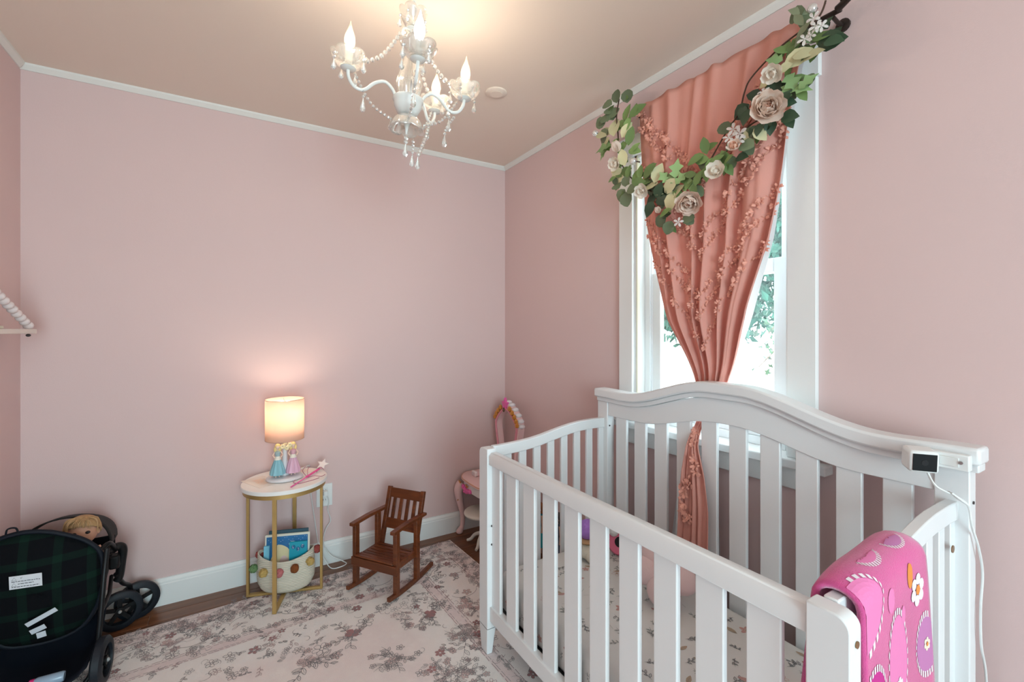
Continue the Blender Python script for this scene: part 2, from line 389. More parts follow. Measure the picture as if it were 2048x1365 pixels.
# ================================================================== CRIB
crib = thing('baby_crib', (1.2, 1.02, 0), 'white wooden crib with arched headboard and slatted sides', 'crib')
YC = 1.0085
def S1(t): return 1 - sstep(.06, .46, t)
def S2(t): return 1 - sstep(.03, .41, t)
cap_top = lambda y: 1.046 + .087 * S1(abs(y - YC)) - .004 * math.exp(-((abs(y - YC) - .5) / .07) ** 2)
mould = lambda y: .984 + .088 * S1(abs(y - YC)) - .003 * math.exp(-((abs(y - YC) - .5) / .07) ** 2)
lower = lambda y: .919 + .064 * S2(abs(y - YC))
ys = [lerp(1.68, .339, i / 60) for i in range(61)]
def curved(name, x0, x1, f0, f1, yr, bev=.004):
    b = MB(); b.strip([(x0, y, f0(y)) for y in yr], [(x0, y, f1(y)) for y in yr], (x1 - x0, 0, 0)); return b.build(name, CRIBW, crib, smooth=35, bevel=bev)
curved('headboard_cap', 1.487, 1.556, lambda y: mould(y) + .021, cap_top, ys, .007)
curved('headboard_moulding', 1.503, 1.552, lambda y: mould(y) + .001, lambda y: mould(y) + .021, [lerp(1.676, .345, i / 60) for i in range(61)], .003)
curved('headboard_panel', 1.518, 1.546, lower, mould, [lerp(1.614, .43, i / 60) for i in range(61)], .002)
for y0, y1 in ((1.614, 1.681), (.363, .43)):
    b = MB(); b.box(1.513, 1.557, y0, y1, .1, mould(y0) + .001)
    b.add([(1.513, y0, .1), (1.557, y0, .1), (1.557, y1, .1), (1.513, y1, .1), (1.52, y0 + .012, 0), (1.55, y0 + .012, 0), (1.55, y1 - .012, 0), (1.52, y1 - .012, 0)],
          [(0, 1, 5, 4), (1, 2, 6, 5), (2, 3, 7, 6), (3, 0, 4, 7), (4, 5, 6, 7)])
    b.build('post', CRIBW, crib, bevel=.003)
for k in range(10):
    yc = 1.535 - k * .1141; b = MB(); b.box(1.524, 1.539, yc - .033, yc + .033, .21, lower(yc) + .02); b.build('headboard_slat', CRIBW, crib, bevel=.003)
b = MB(); b.box(1.518, 1.546, .43, 1.614, .15, .215); b.build('headboard_bottom_rail', CRIBW, crib, bevel=.003)
# front side
for y0, y1 in ((1.612, 1.682), (.35, .42)):
    near = y1 < 1; b = MB()
    ya, yb = y0, y1
    # outline in the y-z plane: rounded outer top corner
    out = [(ya, .12), (yb, .12)]
    if near: out += [(yb, .846)] + [(ya + .025 - .025 * math.sin(R(a)), .821 + .025 * math.cos(R(a))) for a in range(0, 91, 15)]
    else: out += [(yb - .025 + .025 * math.cos(R(a)), .821 + .025 * math.sin(R(a))) for a in range(0, 91, 15)] + [(ya, .846)]
    b.prism([(.865, p, q) for p, q in out], (.04, 0, 0))
    i0, i1 = (ya + .016, yb - .004) if not near else (ya + .004, yb - .016)
    b.add([(.865, ya, .12), (.905, ya, .12), (.905, yb, .12), (.865, yb, .12), (.872, i0, 0.008), (.897, i0, 0.008), (.897, i1, 0.008), (.872, i1, 0.008)],
          [(0, 1, 5, 4), (1, 2, 6, 5), (2, 3, 7, 6), (3, 0, 4, 7), (4, 5, 6, 7)])
    b.build('post', CRIBW, crib, bevel=.003)
b = MB(); b.prism([(.871, .42, .783), (.913, .42, .783), (.913, .42, .826), (.905, .42, .832), (.882, .42, .832), (.871, .42, .818)], (0, 1.192, 0)); b.build('front_top_rail', CRIBW, crib, bevel=.003)
b = MB(); b.box(.876, .906, .42, 1.612, .152, .21); b.build('front_bottom_rail', CRIBW, crib, bevel=.003)
for k in range(10):
    yc = 1.5835 - k * .1194; b = MB(); b.box(.886, .901, yc - .036, yc + .034, .208, .79); b.build('front_slat', CRIBW, crib, bevel=.003)
b = MB(); b.box(.874, .9, .449, .461, .19, .3); 
# ends
RX = [.90, .95, 1.044, 1.10, 1.149, 1.20, 1.259, 1.32, 1.376, 1.45, 1.53]; RZ = [.849, .849, .8535, .859, .8665, .877, .8885, .8985, .904, .906, .9045]
rail_z = lambda x: interp(x, RX, RZ)
xs = [lerp(.905, 1.515, i / 30) for i in range(31)]
for (ya, yb) in ((1.634, 1.659), (.384, .409)):
    b = MB(); b.strip([(x, ya, rail_z(x) - .045) for x in xs], [(x, ya, rail_z(x)) for x in xs], (0, yb - ya, 0)); b.build('end_top_rail', CRIBW, crib, smooth=35, bevel=.003)
    b = MB(); b.box(.905, 1.515, ya, yb, .15, .21); b.build('end_bottom_rail', CRIBW, crib, bevel=.003)
    for k in range(8):
        xc = .979 + k * .0752 - .0006 * k
        b = MB(); b.box(xc - .018, xc + .018, ya + .006, yb - .006, .205, rail_z(xc) - .03); b.build('end_slat', CRIBW, crib, bevel=.002)
BOLT = mat('bolt_bronze', (.30, .17, .08), .35, metal=.7)
def disc(b, p, n, r, h=.002, seg=12): return b.lathe([(r, 0), (r, h), (1e-5, h)], seg, (0, 0, 0), frame(p, n))
b = MB(); disc(b, (.886, .3495, .80), (0, -1, 0), .006); b.build('bolt', BOLT, crib)
b = MB(); disc(b, (1.47, .3835, .80), (0, -1, 0), .009); b.build('bolt', BOLT, crib)
b = MB(); disc(b, (1.5345, .3625, .905), (0, -1, 0), .004); b.build('bolt', mat('dark_hole', (.05, .04, .04), .6), crib)
b = MB(); disc(b, (.885, 1.6115, .535), (0, -1, 0), .004); b.build('bolt', MATS['dark_hole'], crib)
b = MB(); disc(b, (.885, 1.6115, .46), (0, -1, 0), .004); b.build('bolt', MATS['dark_hole'], crib)
b = MB(); disc(b, (1.527, 1.6135, .87), (0, -1, 0), .004); b.build('bolt', MATS['dark_hole'], crib)
b = MB(); b.box(.899, .904, 1.604, 1.6115, .22, .375); b.build('support_bracket', BLK, crib)
b = MB(); b.box(.92, 1.51, .43, 1.62, .165, .18); b.build('mattress_support', mat('grey_springs', (.12, .12, .12), .5, metal=.4), crib)

# --------------------------- drawn print helper: thin flat strokes on a surface
class Print:
    """flat printed strokes laid on a surface given by fn(u,v) -> (point, normal)"""
    def __init__(s, fn, lift=.0006): s.fn = fn; s.b = MB(); s.lift = lift; s.k = 0; s.rings = 1
    def P(s, u, v):
        p, n = s.fn(u, v); return Vector(p) + Vector(n) * (s.lift + (s.k % 40) * 1.2e-5)
    def line(s, pts, w, m=0, taper=True, closed=False):
        s.k += 1
        if closed: pts = pts + [pts[0]]
        n = len(pts); L = []
        for i, p in enumerate(pts):
            q0 = pts[max(i - 1, 0)]; q1 = pts[min(i + 1, n - 1)]; dx, dy = q1[0] - q0[0], q1[1] - q0[1]; d = math.hypot(dx, dy) or 1
            k = w / 2 * ((.35 + .65 * math.sin(PI * (i + .3) / (n - .4))) if taper and not closed else 1)
            L.append((s.P(p[0] - dy / d * k, p[1] + dx / d * k), s.P(p[0] + dy / d * k, p[1] - dx / d * k)))
        s.b.cur = m; s.b.add([q for pr in L for q in pr], [(2 * i, 2 * i + 1, 2 * i + 3, 2 * i + 2) for i in range(n - 1)])
    def fill(s, pts, m=0):
        cx = sum(p[0] for p in pts) / len(pts); cy = sum(p[1] for p in pts) / len(pts); s.b.cur = m; s.k += 1
        n = len(pts); vs = [s.P(cx, cy)]
        for q in range(1, s.rings + 1): vs += [s.P(lerp(cx, p[0], q / s.rings), lerp(cy, p[1], q / s.rings)) for p in pts]
        s.b.add(vs, [(0, i + 1, (i + 1) % n + 1) for i in range(n)] + [(1 + q * n + i, 1 + q * n + (i + 1) % n, 1 + (q + 1) * n + (i + 1) % n, 1 + (q + 1) * n + i) for q in range(s.rings - 1) for i in range(n)])
    def ell(s, c, a, bb, th=0, n=12, wob=0):
        ct, st = math.cos(th), math.sin(th); out = []
        for i in range(n):
            t = 2 * PI * i / n; r = 1 + wob * math.sin(3 * t + c[0] * 50); x, y = a * r * math.cos(t), bb * r * math.sin(t); out.append((c[0] + x * ct - y * st, c[1] + x * st + y * ct))
        return out
    def leaf(s, c, th, L, m=0, f=None, w=.0014):
        ct, st = math.cos(th), math.sin(th); pts = [(0, 0), (.25, .16), (.55, .2), (.85, .1), (1, 0), (.85, -.1), (.55, -.2), (.25, -.16)]
        q = [(c[0] + L * (x * ct - y * st), c[1] + L * (x * st + y * ct)) for x, y in pts]
        if f is not None: s.fill(q, f)
        else: s.line(q, w, m, closed=True)
        s.line([q[0], (c[0] + L * .7 * ct, c[1] + L * .7 * st)], w * .8, m)
    def flower(s, c, r, n, th, m=0, f=None, w=.0014, core=None):
        for k in range(n):
            a = th + 2 * PI * k / n; e = s.ell((c[0] + r * .6 * math.cos(a), c[1] + r * .6 * math.sin(a)), r * .42, r * .3, a, 8, .1)
            if f is not None: s.fill(e, f)
            if m is not None: s.line(e, w, m, closed=True)
        e = s.ell(c, r * .22, r * .22, 0, 8)
        if core is not None: s.fill(e, core)
        elif m is not None: s.line(e, w, m, closed=True)
    def sprig(s, c, th, L, n, rg, m=0, f=None, w=.0014, bud=None):
        bend = rg.uniform(-.8, .8); P = [c]; a = th
        for k in range(6):
            P.append((P[-1][0] + L / 6 * math.cos(a), P[-1][1] + L / 6 * math.sin(a))); a += bend / 6
        s.line(P, w, m)
        for k in range(n):
            q = P[1 + k * 5 // max(1, n)]; s.leaf(q, a + (1 if k % 2 else -1) * rg.uniform(.5, 1.1), L * rg.uniform(.22, .36), m, f, w)
        if bud is not None: s.flower(P[-1], L * .16, 5, a, m, bud, w)
    def curl(s, c, r, th, turn, m=0, w=.0014):
        s.line([(c[0] + r * (1 - .75 * i / 10) * math.cos(th + turn * i / 10), c[1] + r * (1 - .75 * i / 10) * math.sin(th + turn * i / 10)) for i in range(11)], w, m)

# --------------------------- mattress with printed sheet
MX0, MX1, MY0, MY1, MZ0, MZ1 = .916, 1.508, .432, 1.626, .185, .345
SHEET = mat('printed_sheet', (.80, .775, .75), .85, bump=.25, bscale=30, vary=.03, vscale=5)
mt = thing('crib_mattress', (1.21, 1.03, MZ0), 'crib mattress in ivory sheet with small printed sprigs', 'mattress')
b = MB(); r = .035
def rr_ring(inset, z, n=6):
    pts = []
    for (cx, cy, a0) in ((MX1 - .05, MY1 - .05, 0), (MX0 + .05, MY1 - .05, 90), (MX0 + .05, MY0 + .05, 180), (MX1 - .05, MY0 + .05, 270)):
        for k in range(n + 1):
            a = R(a0 + 90 * k / n); pts.append((cx + (.05 - inset) * math.cos(a), cy + (.05 - inset) * math.sin(a), z))
    return pts
rings = [rr_ring(.02, MZ0), rr_ring(0, MZ0 + .03), rr_ring(0, MZ1 - r)] + [rr_ring(r - r * math.cos(R(a)), MZ1 - r + r * math.sin(R(a))) for a in (22, 45, 68, 90)]
n = len(rings[0]); b.add([p for q in rings for p in q], [(i * n + k, i * n + (k + 1) % n, (i + 1) * n + (k + 1) % n, (i + 1) * n + k) for i in range(len(rings) - 1) for k in range(n)] + [tuple(range(n))[::-1], tuple(range((len(rings) - 1) * n, len(rings) * n))])
b.build('fitted_sheet', SHEET, mt, smooth=45)
INKG = mat('grey_ink', (.20, .20, .21), .9); INKP = mat('rose_ink', (.62, .36, .33), .9); INKT = mat('tan_ink', (.50, .38, .28), .9); INKL = mat('sage_ink', (.42, .43, .40), .9)
def top_map(u, v): return (u, v, MZ1), (0, 0, 1)
def front_map(u, v): return (MX0, u, v), (-1, 0, 0)
rg = random.Random(11)
pr = Print(top_map)
for i in range(11):
    for j in range(20):
        c = (MX0 + .05 + i * .05 + rg.uniform(-.02, .02), MY0 + .05 + j * .057 + rg.uniform(-.02, .02)); t = rg.random(); th = rg.uniform(0, 6.3)
        if not (MX0 + .045 < c[0] < MX1 - .045 and MY0 + .045 < c[1] < MY1 - .045): continue
        if t < .5: pr.sprig(c, th, rg.uniform(.036, .056), 4, rg, 0, 3 if t < .25 else None, .0015)
        elif t < .68: pr.flower(c, rg.uniform(.014, .022), 5, th, 1, 1 if t < .6 else None, .001, 2)
        elif t < .85: pr.leaf(c, th, rg.uniform(.028, .045), 0, 2 if t < .75 else 1, .001)
        else: pr.line([c, (c[0] + .02 * math.cos(th), c[1] + .02 * math.sin(th))], .0016, 3)
pr.b.build('sprig_print', [INKG, INKP, INKT, INKL], mt, fixn=False)['kind'] = 'stuff'
pr = Print(front_map)
for j in range(44):
    c = (MY0 + .06 + j * .025, rg.uniform(MZ0 + .045, MZ1 - .045)); th = rg.uniform(0, 6.3)
    if c[0] > MY1 - .06: continue
    if j % 3: pr.sprig(c, th, .03, 4, rg, 0, 3, .0012)
    else: pr.flower(c, .013, 5, th, 1, 1, .001, 2)
pr.b.build('sprig_print', [INKG, INKP, INKT, INKL], mt, fixn=False)['kind'] = 'stuff'

# --------------------------- plush flower pillow
PLUSH = mat('pale_pink_plush', (.84, .62, .62), .95, bump=.5, bscale=220, sheen=.4, spec=.1)
fp = thing('flower_pillow', (1.31, 1.10, MZ1), 'pale pink plush flower pillow with orange red centre', 'pillow')
fc = Vector((1.315, 1.115, .468)); fn_ = Vector((-.72, -.38, .58)).normalized(); Mf = frame(fc, fn_)
for k in range(5):
    a = R(36 + 72 * k); b = MB(); b.ball((0, 0, 0), (.062, .05, .03), 16, 10)
    o = b.build('petal', PLUSH, fp, smooth=60, local=True); o.matrix_basis = WM[fp.name].inverted() @ Mf @ Matrix.Rotation(a, 4, 'Z') @ Matrix.Translation((.062, 0, 0))
b = MB(); b.ball((0, 0, .022), (.026, .026, .018), 16, 8, None); b.v = [Mf @ p for p in b.v]; b.build('centre', mat('orange_red_plush', (.80, .13, .06), .9, bump=.4, bscale=250), fp, smooth=60)
# --------------------------- toys at the head of the crib
t = thing('plush_toy', (1.30, 1.506, MZ1), 'cream plush toy with purple pompom in crib corner', 'toy')
b = MB(); b.ball((1.298, 1.50, MZ1 + .038), (.05, .07, .038), 14, 9); b.ball((1.285, 1.455, MZ1 + .03), (.035, .03, .03), 12, 8); b.build('body', mat('cream_plush', (.80, .74, .62), .95, bump=.5, bscale=200), t, smooth=60)
b = MB(); b.lathe([(.046, .074), (.05, .08), (.046, .086)], 16, (1.298, 1.505, MZ1)); b.build('tan_band', mat('tan_felt', (.50, .30, .16), .9), t, smooth=60)
b = MB(); b.ball((1.302, 1.512, MZ1 + .118), .043, 14, 10); b.build('purple_pompom', mat('purple_plush', (.42, .20, .62), .95, bump=.8, bscale=180), t, smooth=60)
t = thing('toy_ring', (1.425, 1.46, MZ1), 'pink toy wheel with black centre and white knob in crib', 'toy')
Mr = frame((1.434, 1.451, MZ1 + .055), (-.66, -.62, .42))
b = MB(); b.lathe([(.022, -.01), (.05, -.01), (.054, 0), (.05, .012), (.022, .012), (.022, -.01)], 24, caps=False); b.v = [Mr @ p for p in b.v]; b.build('rim', mat('hot_pink', (.80, .16, .28), .4), t, smooth=40)
b = MB(); b.lathe([(.022, -.008), (.022, .004), (1e-5, .004)], 20); b.v = [Mr @ p for p in b.v]; b.build('black_centre', BLK, t, smooth=40)
b = MB(); b.ball((0, 0, .02), .02, 14, 8); b.v = [Mr @ (p + Vector((.038, .026, 0))) for p in b.v]; b.build('white_knob', PLAST, t, smooth=60)

# --------------------------- fashion dolls standing by the wall beyond the crib end
def doll(name, p, label, dress, skirt, hair, skin=(.70, .42, .30)):
    t = thing(name, p, label, 'doll', 'dolls by the window wall'); x, y, z = p
    SK = mat(name + '_skin' + str(len(MATS)), skin, .5)
    b = MB()
    for s in (-.012, .012): b.tube([(x, y + s, z), (x, y + s, z + .07), (x, y + s * .9, z + .14)], [.006, .009, .013], 8)
    for s in (-1, 1): b.tube([(x, y + s * .022, z + .225), (x - .008, y + s * .038, z + .175), (x - .012, y + s * .036, z + .13)], [.007, .006, .005], 8)
    b.lathe([(.006, .228), (.006, .25)], 8, (x, y, z)); b.ball((x, y, z + .267), (.018, .017, .022), 12, 8); b.build('body', SK, t, smooth=50)
    b = MB(); b.lathe([(.018, .15), (.014, .175), (.021, .205), (.019, .228), (.008, .232)], 14, (x, y, z)); b.build('bodice', dress, t, smooth=40)
    b = MB(); b.lathe([(.018, .16), (.03, .12), (.045, .05), (.046, .045)], 18, (x, y, z), None, lambda a, zz: 1 + .08 * math.sin(7 * a)); b.build('skirt', skirt, t, smooth=40, solid=.002)
    b = MB(); b.ball((x + .006, y, z + .272), (.021, .022, .024), 12, 8); b.tube([(x + .014, y, z + .275), (x + .022, y, z + .23), (x + .02, y, z + .18)], [.018, .02, .01], 8); b.build('hair', hair, t, smooth=50)
doll('fashion_doll', (1.555, 2.235, 0), 'small doll in teal dress standing beyond crib end', mat('teal_satin', (.01, .26, .36), .4), mat('aqua_satin', (.02, .42, .50), .4), mat('auburn_hair', (.30, .10, .03), .6))
doll('fashion_doll', (1.555, 2.06, 0), 'small doll in dark blue dress standing nearer the window', mat('navy_cloth', (.03, .035, .07), .6), mat('slate_cloth', (.09, .12, .18), .6), mat('dark_hair', (.03, .02, .02), .6))

# --------------------------- pink fleece blanket over the crib end
bl = thing('fleece_blanket', (1.07, .39, .86), 'hot pink fleece blanket draped over crib end rail', 'blanket')
def blanket(u, v):
    # u along the rail, v from the outer hem over the rail to the inner hem
    x = lerp(.925, 1.205, u); zr = rail_z(x) + .028 - .02 * (2 * u - 1) ** 4; yo = .396
    w = .30
    if v < .62:      # outer side
        t = v / .62; z = lerp(.13, zr - w * .1, t); y = yo - .037 - .010 * math.sin(5.2 * u + 1.2) * (1 - t) - .012 * (1 - t)
        x = x + (.075 * (1 - t) ** .8 * (u - .1)) - .008 * (1 - t) * (1 - u)
    elif v < .78:    # over the top
        a = PI * (v - .62) / .16; z = zr - w * .1 + .034 * math.sin(a) ** .8; y = yo - .037 * math.cos(a)
    else:
        t = (v - .78) / .22; z = lerp(zr - w * .1, .62, t); y = yo + .037 + .012 * t; x = x - .02 * t * (1 - u)
    return Vector((x, y, z))
b = MB(); b.grid(28, 60, blanket)
FLEECE = mat('pink_fleece', (.72, .10, .31), .95, bump=.7, bscale=500, vary=.3, vscale=7, sheen=.6, spec=.05)
b.build('fleece', FLEECE, bl, smooth=70, solid=.012)
def bl_map(u, v):
    p = blanket(u, v); e = .004; du = blanket(min(1, u + e), v) - blanket(max(0, u - e), v); dv = blanket(u, min(1, v + e)) - blanket(u, max(0, v - e))
    return p, -(dv.cross(du)).normalized() if dv.cross(du).length > 0 and (dv.cross(du)).y > 0 else dv.cross(du).normalized()
pr = Print(bl_map, .0068); pr.rings = 6
VS = .25                                   # v extent of a circle per unit of u
def pe(c, ru, rv, n=24): return [(max(.015, min(.985, c[0] + ru * math.cos(2 * PI * i / n))), c[1] + rv * math.sin(2 * PI * i / n)) for i in range(n)]
def roundel(c, ru, rv, m, dash=True):
    pr.fill(pe(c, ru * .93, rv * .93), m)
    if dash:
        for k in range(30):
            a0 = 2 * PI * k / 30; P = [(c[0] + ru * math.cos(a), c[1] + rv * math.sin(a)) for a in (a0, a0 + .06, a0 + .12)]
            if all(.02 < x < .98 for x, y in P): pr.line(P, .011, 0, taper=False)
roundel((.02, .622), .24, .065, 3); roundel((.45, .49), .15, .085, 3); roundel((.90, .475), .16, .052, 2); roundel((.10, .475), .15, .05, 5); roundel((.38, .705), .13, .032, 3); roundel((.75, .70), .12, .03, 2)
roundel((.62, .37), .2, .05, 2); roundel((.2, .33), .2, .05, 3)
def daisy(c, r, m0, m1):
    pr.lift += .0006
    for k in range(6):
        a = k * PI / 3 + .3; cc = (c[0] + r * .62 * math.cos(a), c[1] + r * .62 * VS * math.sin(a))
        pr.fill([(cc[0] + r * .34 * math.cos(t), cc[1] + r * .34 * VS * math.sin(t)) for t in [2 * PI * i / 10 for i in range(10)]], m0)
    pr.lift += .0006; pr.fill(pe(c, r * .3, r * .3 * VS, 10), m1); pr.lift -= .0012
daisy((.79, .578), .115, 0, 1); daisy((.90, .475), .05, 4, 1); daisy((.45, .455), .06, 0, 1)
pr.fill(pe((.68, .612), .042, .022, 14), 1); pr.fill(pe((.37, .60), .05, .02, 14), 3); pr.fill(pe((.55, .56), .03, .015, 12), 3)
pr.b.build('printed_pattern', [mat('print_white', (.85, .74, .78), .95), mat('print_orange', (.82, .27, .06), .95), mat('print_lilac', (.55, .20, .42), .95), mat('print_light_pink', (.82, .22, .46), .95), mat('print_cream', (.85, .72, .6), .95), mat('print_magenta', (.55, .03, .25), .95)], bl, fixn=False)['kind'] = 'stuff'

# --------------------------- nursery camera on the headboard end
nc = thing('nursery_camera', (1.45, .42, 1.0), 'white square nursery camera with black lens face on headboard', 'camera')
fd = Vector((-.80, -.60, -.10)).normalized(); cc = Vector((1.429, .423, 1.004)); Mc = frame(cc, fd, (0, 0, 1))
b = MB(); b.box(-.027, .027, -.03, .03, -.05, .002, Mc); b.build('housing', PLAST, nc, bevel=.008)
b = MB(); b.box(-.021, .021, -.0235, .0235, .002, .0035, Mc); face = b.build('lens_face', mat('gloss_black', (.004, .004, .005), .45, spec=.2), nc, bevel=.001)
b = MB(); b.lathe([(.007, 0), (.007, .0006), (1e-5, .0006)], 16, (0, 0, 0), Mc @ Matrix.Translation((0, 0, .0036))); b.build('lens', mat('lens_dark', (.008, .008, .010), .3, spec=.3), face)
b = MB(); b.box(1.464, 1.486, .352, .46, .992, 1.030); b.build('bracket', PLAST, nc, bevel=.003)
b = MB(); b.box(1.461, 1.464, .37, .405, 1.000, 1.022); b.build('bracket_slot', mat('warm_white_plastic', (.78, .77, .75), .4), nc, bevel=.001)
b = MB(); disc(b, (1.461, .366, 1.012), (-1, 0, 0), .004, .002); b.build('screw', mat('steel', (.5, .5, .5), .3, metal=1), nc)
b = MB(); b.tube(smooth_path([(1.447, .425, .985), (1.44, .405, .95), (1.475, .374, .925), (1.49, .36, .905), (1.497, .356, .86), (1.53, .352, .80), (1.56, .352, .73), (1.545, .352, .65), (1.55, .352, .56), (1.59, .352, .45), (1.595, .352, .2), (1.595, .352, .02)], 8), .0026, 6)
b.build('cable', PLAST, nc, smooth=60)
b = MB(); b.bar((1.462, .386, .937), (1.488, .364, .911), .016, .004); b.build('cable_clip', PLAST, nc, bevel=.001)

# ================================================================== CURTAIN, ROD, GARLAND
CORAL = cloth('coral_cotton', (.83, .41, .34), .22)
LINING = cloth('white_lining', (.80, .82, .84), .4)
ct = thing('curtain', (1.545, 1.08, 2.3), 'coral tufted curtain gathered and tied at the window', 'curtain')
CZ = [1.09, 1.132, 1.365, 1.63, 1.81, 1.98, 2.315]; CL = [1.178, 1.190, 1.296, 1.362, 1.405, 1.420, 1.432]; CR = [1.058, 1.045, .946, .858, .825, .801, .728]
def fold(u, v):
    w = u * 2 * PI
    k = .55 * math.sin(6.5 * w + .8) + .35 * math.sin(10.3 * w + 2.1) + .3 * math.sin(3.1 * w + .3 + .6 * v)
    return k
def curt(u, v, off=0, wid=0):
    z = lerp(2.318, 1.09, v); yl = interp(z, CZ, CL) + wid; yr = interp(z, CZ, CR) - wid
    a = lerp(.014, .034, sstep(0, .45, v)) * lerp(1, .55, sstep(.8, 1, v))
    ph = u + .012 * math.sin(9 * v + u * 14)
    x = lerp(1.530, 1.581, sstep(.72, .95, v)) + a * fold(ph, v) * .8 + off
    if v < .02: x += .006 * (1 - v / .02)
    z += .006 * math.sin(u * 41) * (1 - sstep(0, .05, v))
    return Vector((min(x, 1.597), lerp(yl, yr, u) + .004 * math.sin(2 * PI * 6.5 * u + 2), z))
b = MB(); b.grid(150, 46, lambda u, v: curt(u, v)); fabric = b.build('fabric', CORAL, ct, smooth=80, solid=.0015)
b = MB(); b.grid(40, 30, lambda u, v: Vector((min(1.598, lerp(1.574, 1.598, sstep(.6, .95, v)) + .004 * math.sin(30 * u)), curt(u, v, 0, -.014 + .010 * sstep(.3, .8, v)).y, curt(u, v).z))); b.build('lining', LINING, ct, smooth=80)
# the tied tail comes through the gap between two headboard slats and hangs inside the crib
TZ = [.40, .54, .66, .78, .88, .93, .965, 1.02, 1.10]; TY = [1.118, 1.120, 1.120, 1.122, 1.130, 1.1345, 1.1345, 1.132, 1.118]
TW = [.075, .068, .066, .050, .025, .018, .018, .026, .058]; TX = [1.490, 1.492, 1.494, 1.498, 1.505, 1.53, 1.560, 1.574, 1.582]
def tail(u, v):
    z = lerp(1.10, .40, v); w = interp(z, TZ, TW); a = .018 * sstep(.05, .5, v) + .004
    f = math.sin(2 * PI * 2.2 * u + .9) * .6 + math.sin(2 * PI * 4.1 * u + v) * .35
    return Vector((interp(z, TZ, TX) - abs(a * f) + .004, interp(z, TZ, TY) + w * (1 - 2 * u) + .004 * math.sin(7 * v), z))
b = MB(); b.grid(60, 40, tail); b.build('tail', CORAL, ct, smooth=80, solid=.0015)
b = MB(); b.grid(14, 20, lambda u, v: Vector((1.556 + .007 * math.sin(6 * u + 3 * v), lerp(1.155, 1.20 + .055 * v, v ** .6) + .045 * (u - .3) * sstep(0, .4, v) + .02, lerp(.99, .30, v)))); b.build('lining_tail', LINING, ct, smooth=80)
b = MB(); b.grid(10, 20, lambda u, v: Vector((1.556 + .006 * math.sin(5 * u), 1.105 - .03 * u - .035 * v, lerp(.99, .30, v)))); b.build('lining_tail', LINING, ct, smooth=80)
b = MB(); b.tube([Vector((1.582 + .018 * math.cos(t), 1.118 + .066 * math.sin(t), 1.098)) for t in [2 * PI * k / 20 for k in range(20)]], .006, 6, closed=True); b.build('tie', CORAL, ct, smooth=60)
# tufts: rows of little cut loops in chevrons
rg = random.Random(5)
CORALT = mat('tuft_cotton', (.86, .40, .31), .95, sheen=.3, spec=.1)
def tuft(b, p, n, s):
    n = Vector(n).normalized()
    for k in range(7):
        d = Vector((n.x * rg.uniform(.0, .45), rg.uniform(-1, 1), rg.uniform(-.8, .6))).normalized()
        sd = d.cross(n).normalized() if d.cross(n).length > .01 else Vector((0, 1, 0))
        q1 = p + n * s * .35 + d * s * .35; q2 = p + n * s * .35 + d * s * .95; q3 = p + n * s * .15 + d * s * 1.25; w = s * .24
        b.add([p - sd * w * .6, p + sd * w * .6, q1 + sd * w, q1 - sd * w, q2 + sd * w, q2 - sd * w, q3 + sd * w * .5, q3 - sd * w * .5], [(0, 1, 2, 3), (3, 2, 4, 5), (5, 4, 6, 7)])
for v0 in (.335, .385, .53, .585, .72, .775, .875):
    b = MB(); nn = 50
    for k in range(nn):
        u = (k + .5) / nn + rg.uniform(-.004, .004); v = v0 - .62 * abs(u - .5) + rg.uniform(-.006, .006)
        if not .015 < v < .97: continue
        p = curt(u, v) + Vector((-.001, 0, 0)); tuft(b, p, (-1, rg.uniform(-.4, .4), rg.uniform(-.2, .3)), lerp(.017, .011, v))
    tag(b.build('tuft_row', CORALT, ct, fixn=False), kind='stuff')
b = MB()
for u, vs in ((.12, (.55, .57, .6, .66, .68)), (.62, (.24, .27, .3)), (.7, (.38, .41, .44)), (.3, (.5, .53, .69, .72)), (.8, (.86, .9)), (.2, (.535, .58, .64, .67)), (.38, (.52, .7))):
    for v in vs: tuft(b, tail(u, v) + Vector((-.002, 0, 0)), (-1, 0, .1), .018)
tag(b.build('tuft_row', CORALT, ct, fixn=False), kind='stuff')

rod = thing('curtain_rod', (1.55, 1.1, 2.29), 'dark bronze curtain rod with twig finial above window', 'curtain rod')
b = MB(); b.tube([(1.558, 1.46, 2.292), (1.558, .655, 2.292)], .008, 10); b.build('pole', IRON, rod, smooth=60)
b = MB(); b.tube(smooth_path([(1.548, .66, 2.292), (1.535, .63, 2.296), (1.52, .595, 2.302), (1.515, .55, 2.302), (1.51, .50, 2.306)], 6), [.011 - .00022 * k for k in range(25)], 8); fin = b.build('finial', IRON, rod, smooth=60)
for pts, r in (([(1.53, .615, 2.305), (1.515, .60, 2.32), (1.51, .57, 2.325), (1.515, .545, 2.318)], .005), ([(1.53, .61, 2.29), (1.52, .585, 2.278), (1.515, .57, 2.282)], .006),
               ([(1.515, .565, 2.30), (1.51, .558, 2.285), (1.51, .562, 2.262), (1.507, .572, 2.252)], .0035), ([(1.54, .645, 2.30), (1.53, .64, 2.312), (1.525, .622, 2.314)], .005)):
    b = MB(); P = smooth_path(pts, 5); b.tube(P, [r * (1 - .55 * i / len(P)) for i in range(len(P))], 6); b.build('twig', IRON, fin, smooth=60)
for y in (.675, 1.445):
    b = MB(); b.tube([(1.622, y, 2.275), (1.585, y, 2.272), (1.555, y, 2.278)], .006, 8); b.lathe([(.02, 0), (.02, .008), (.012, .012)], 14, (0, 0, 0), frame((1.622, y, 2.275), (-1, 0, 0))); b.build('bracket', IRON, rod, smooth=50)

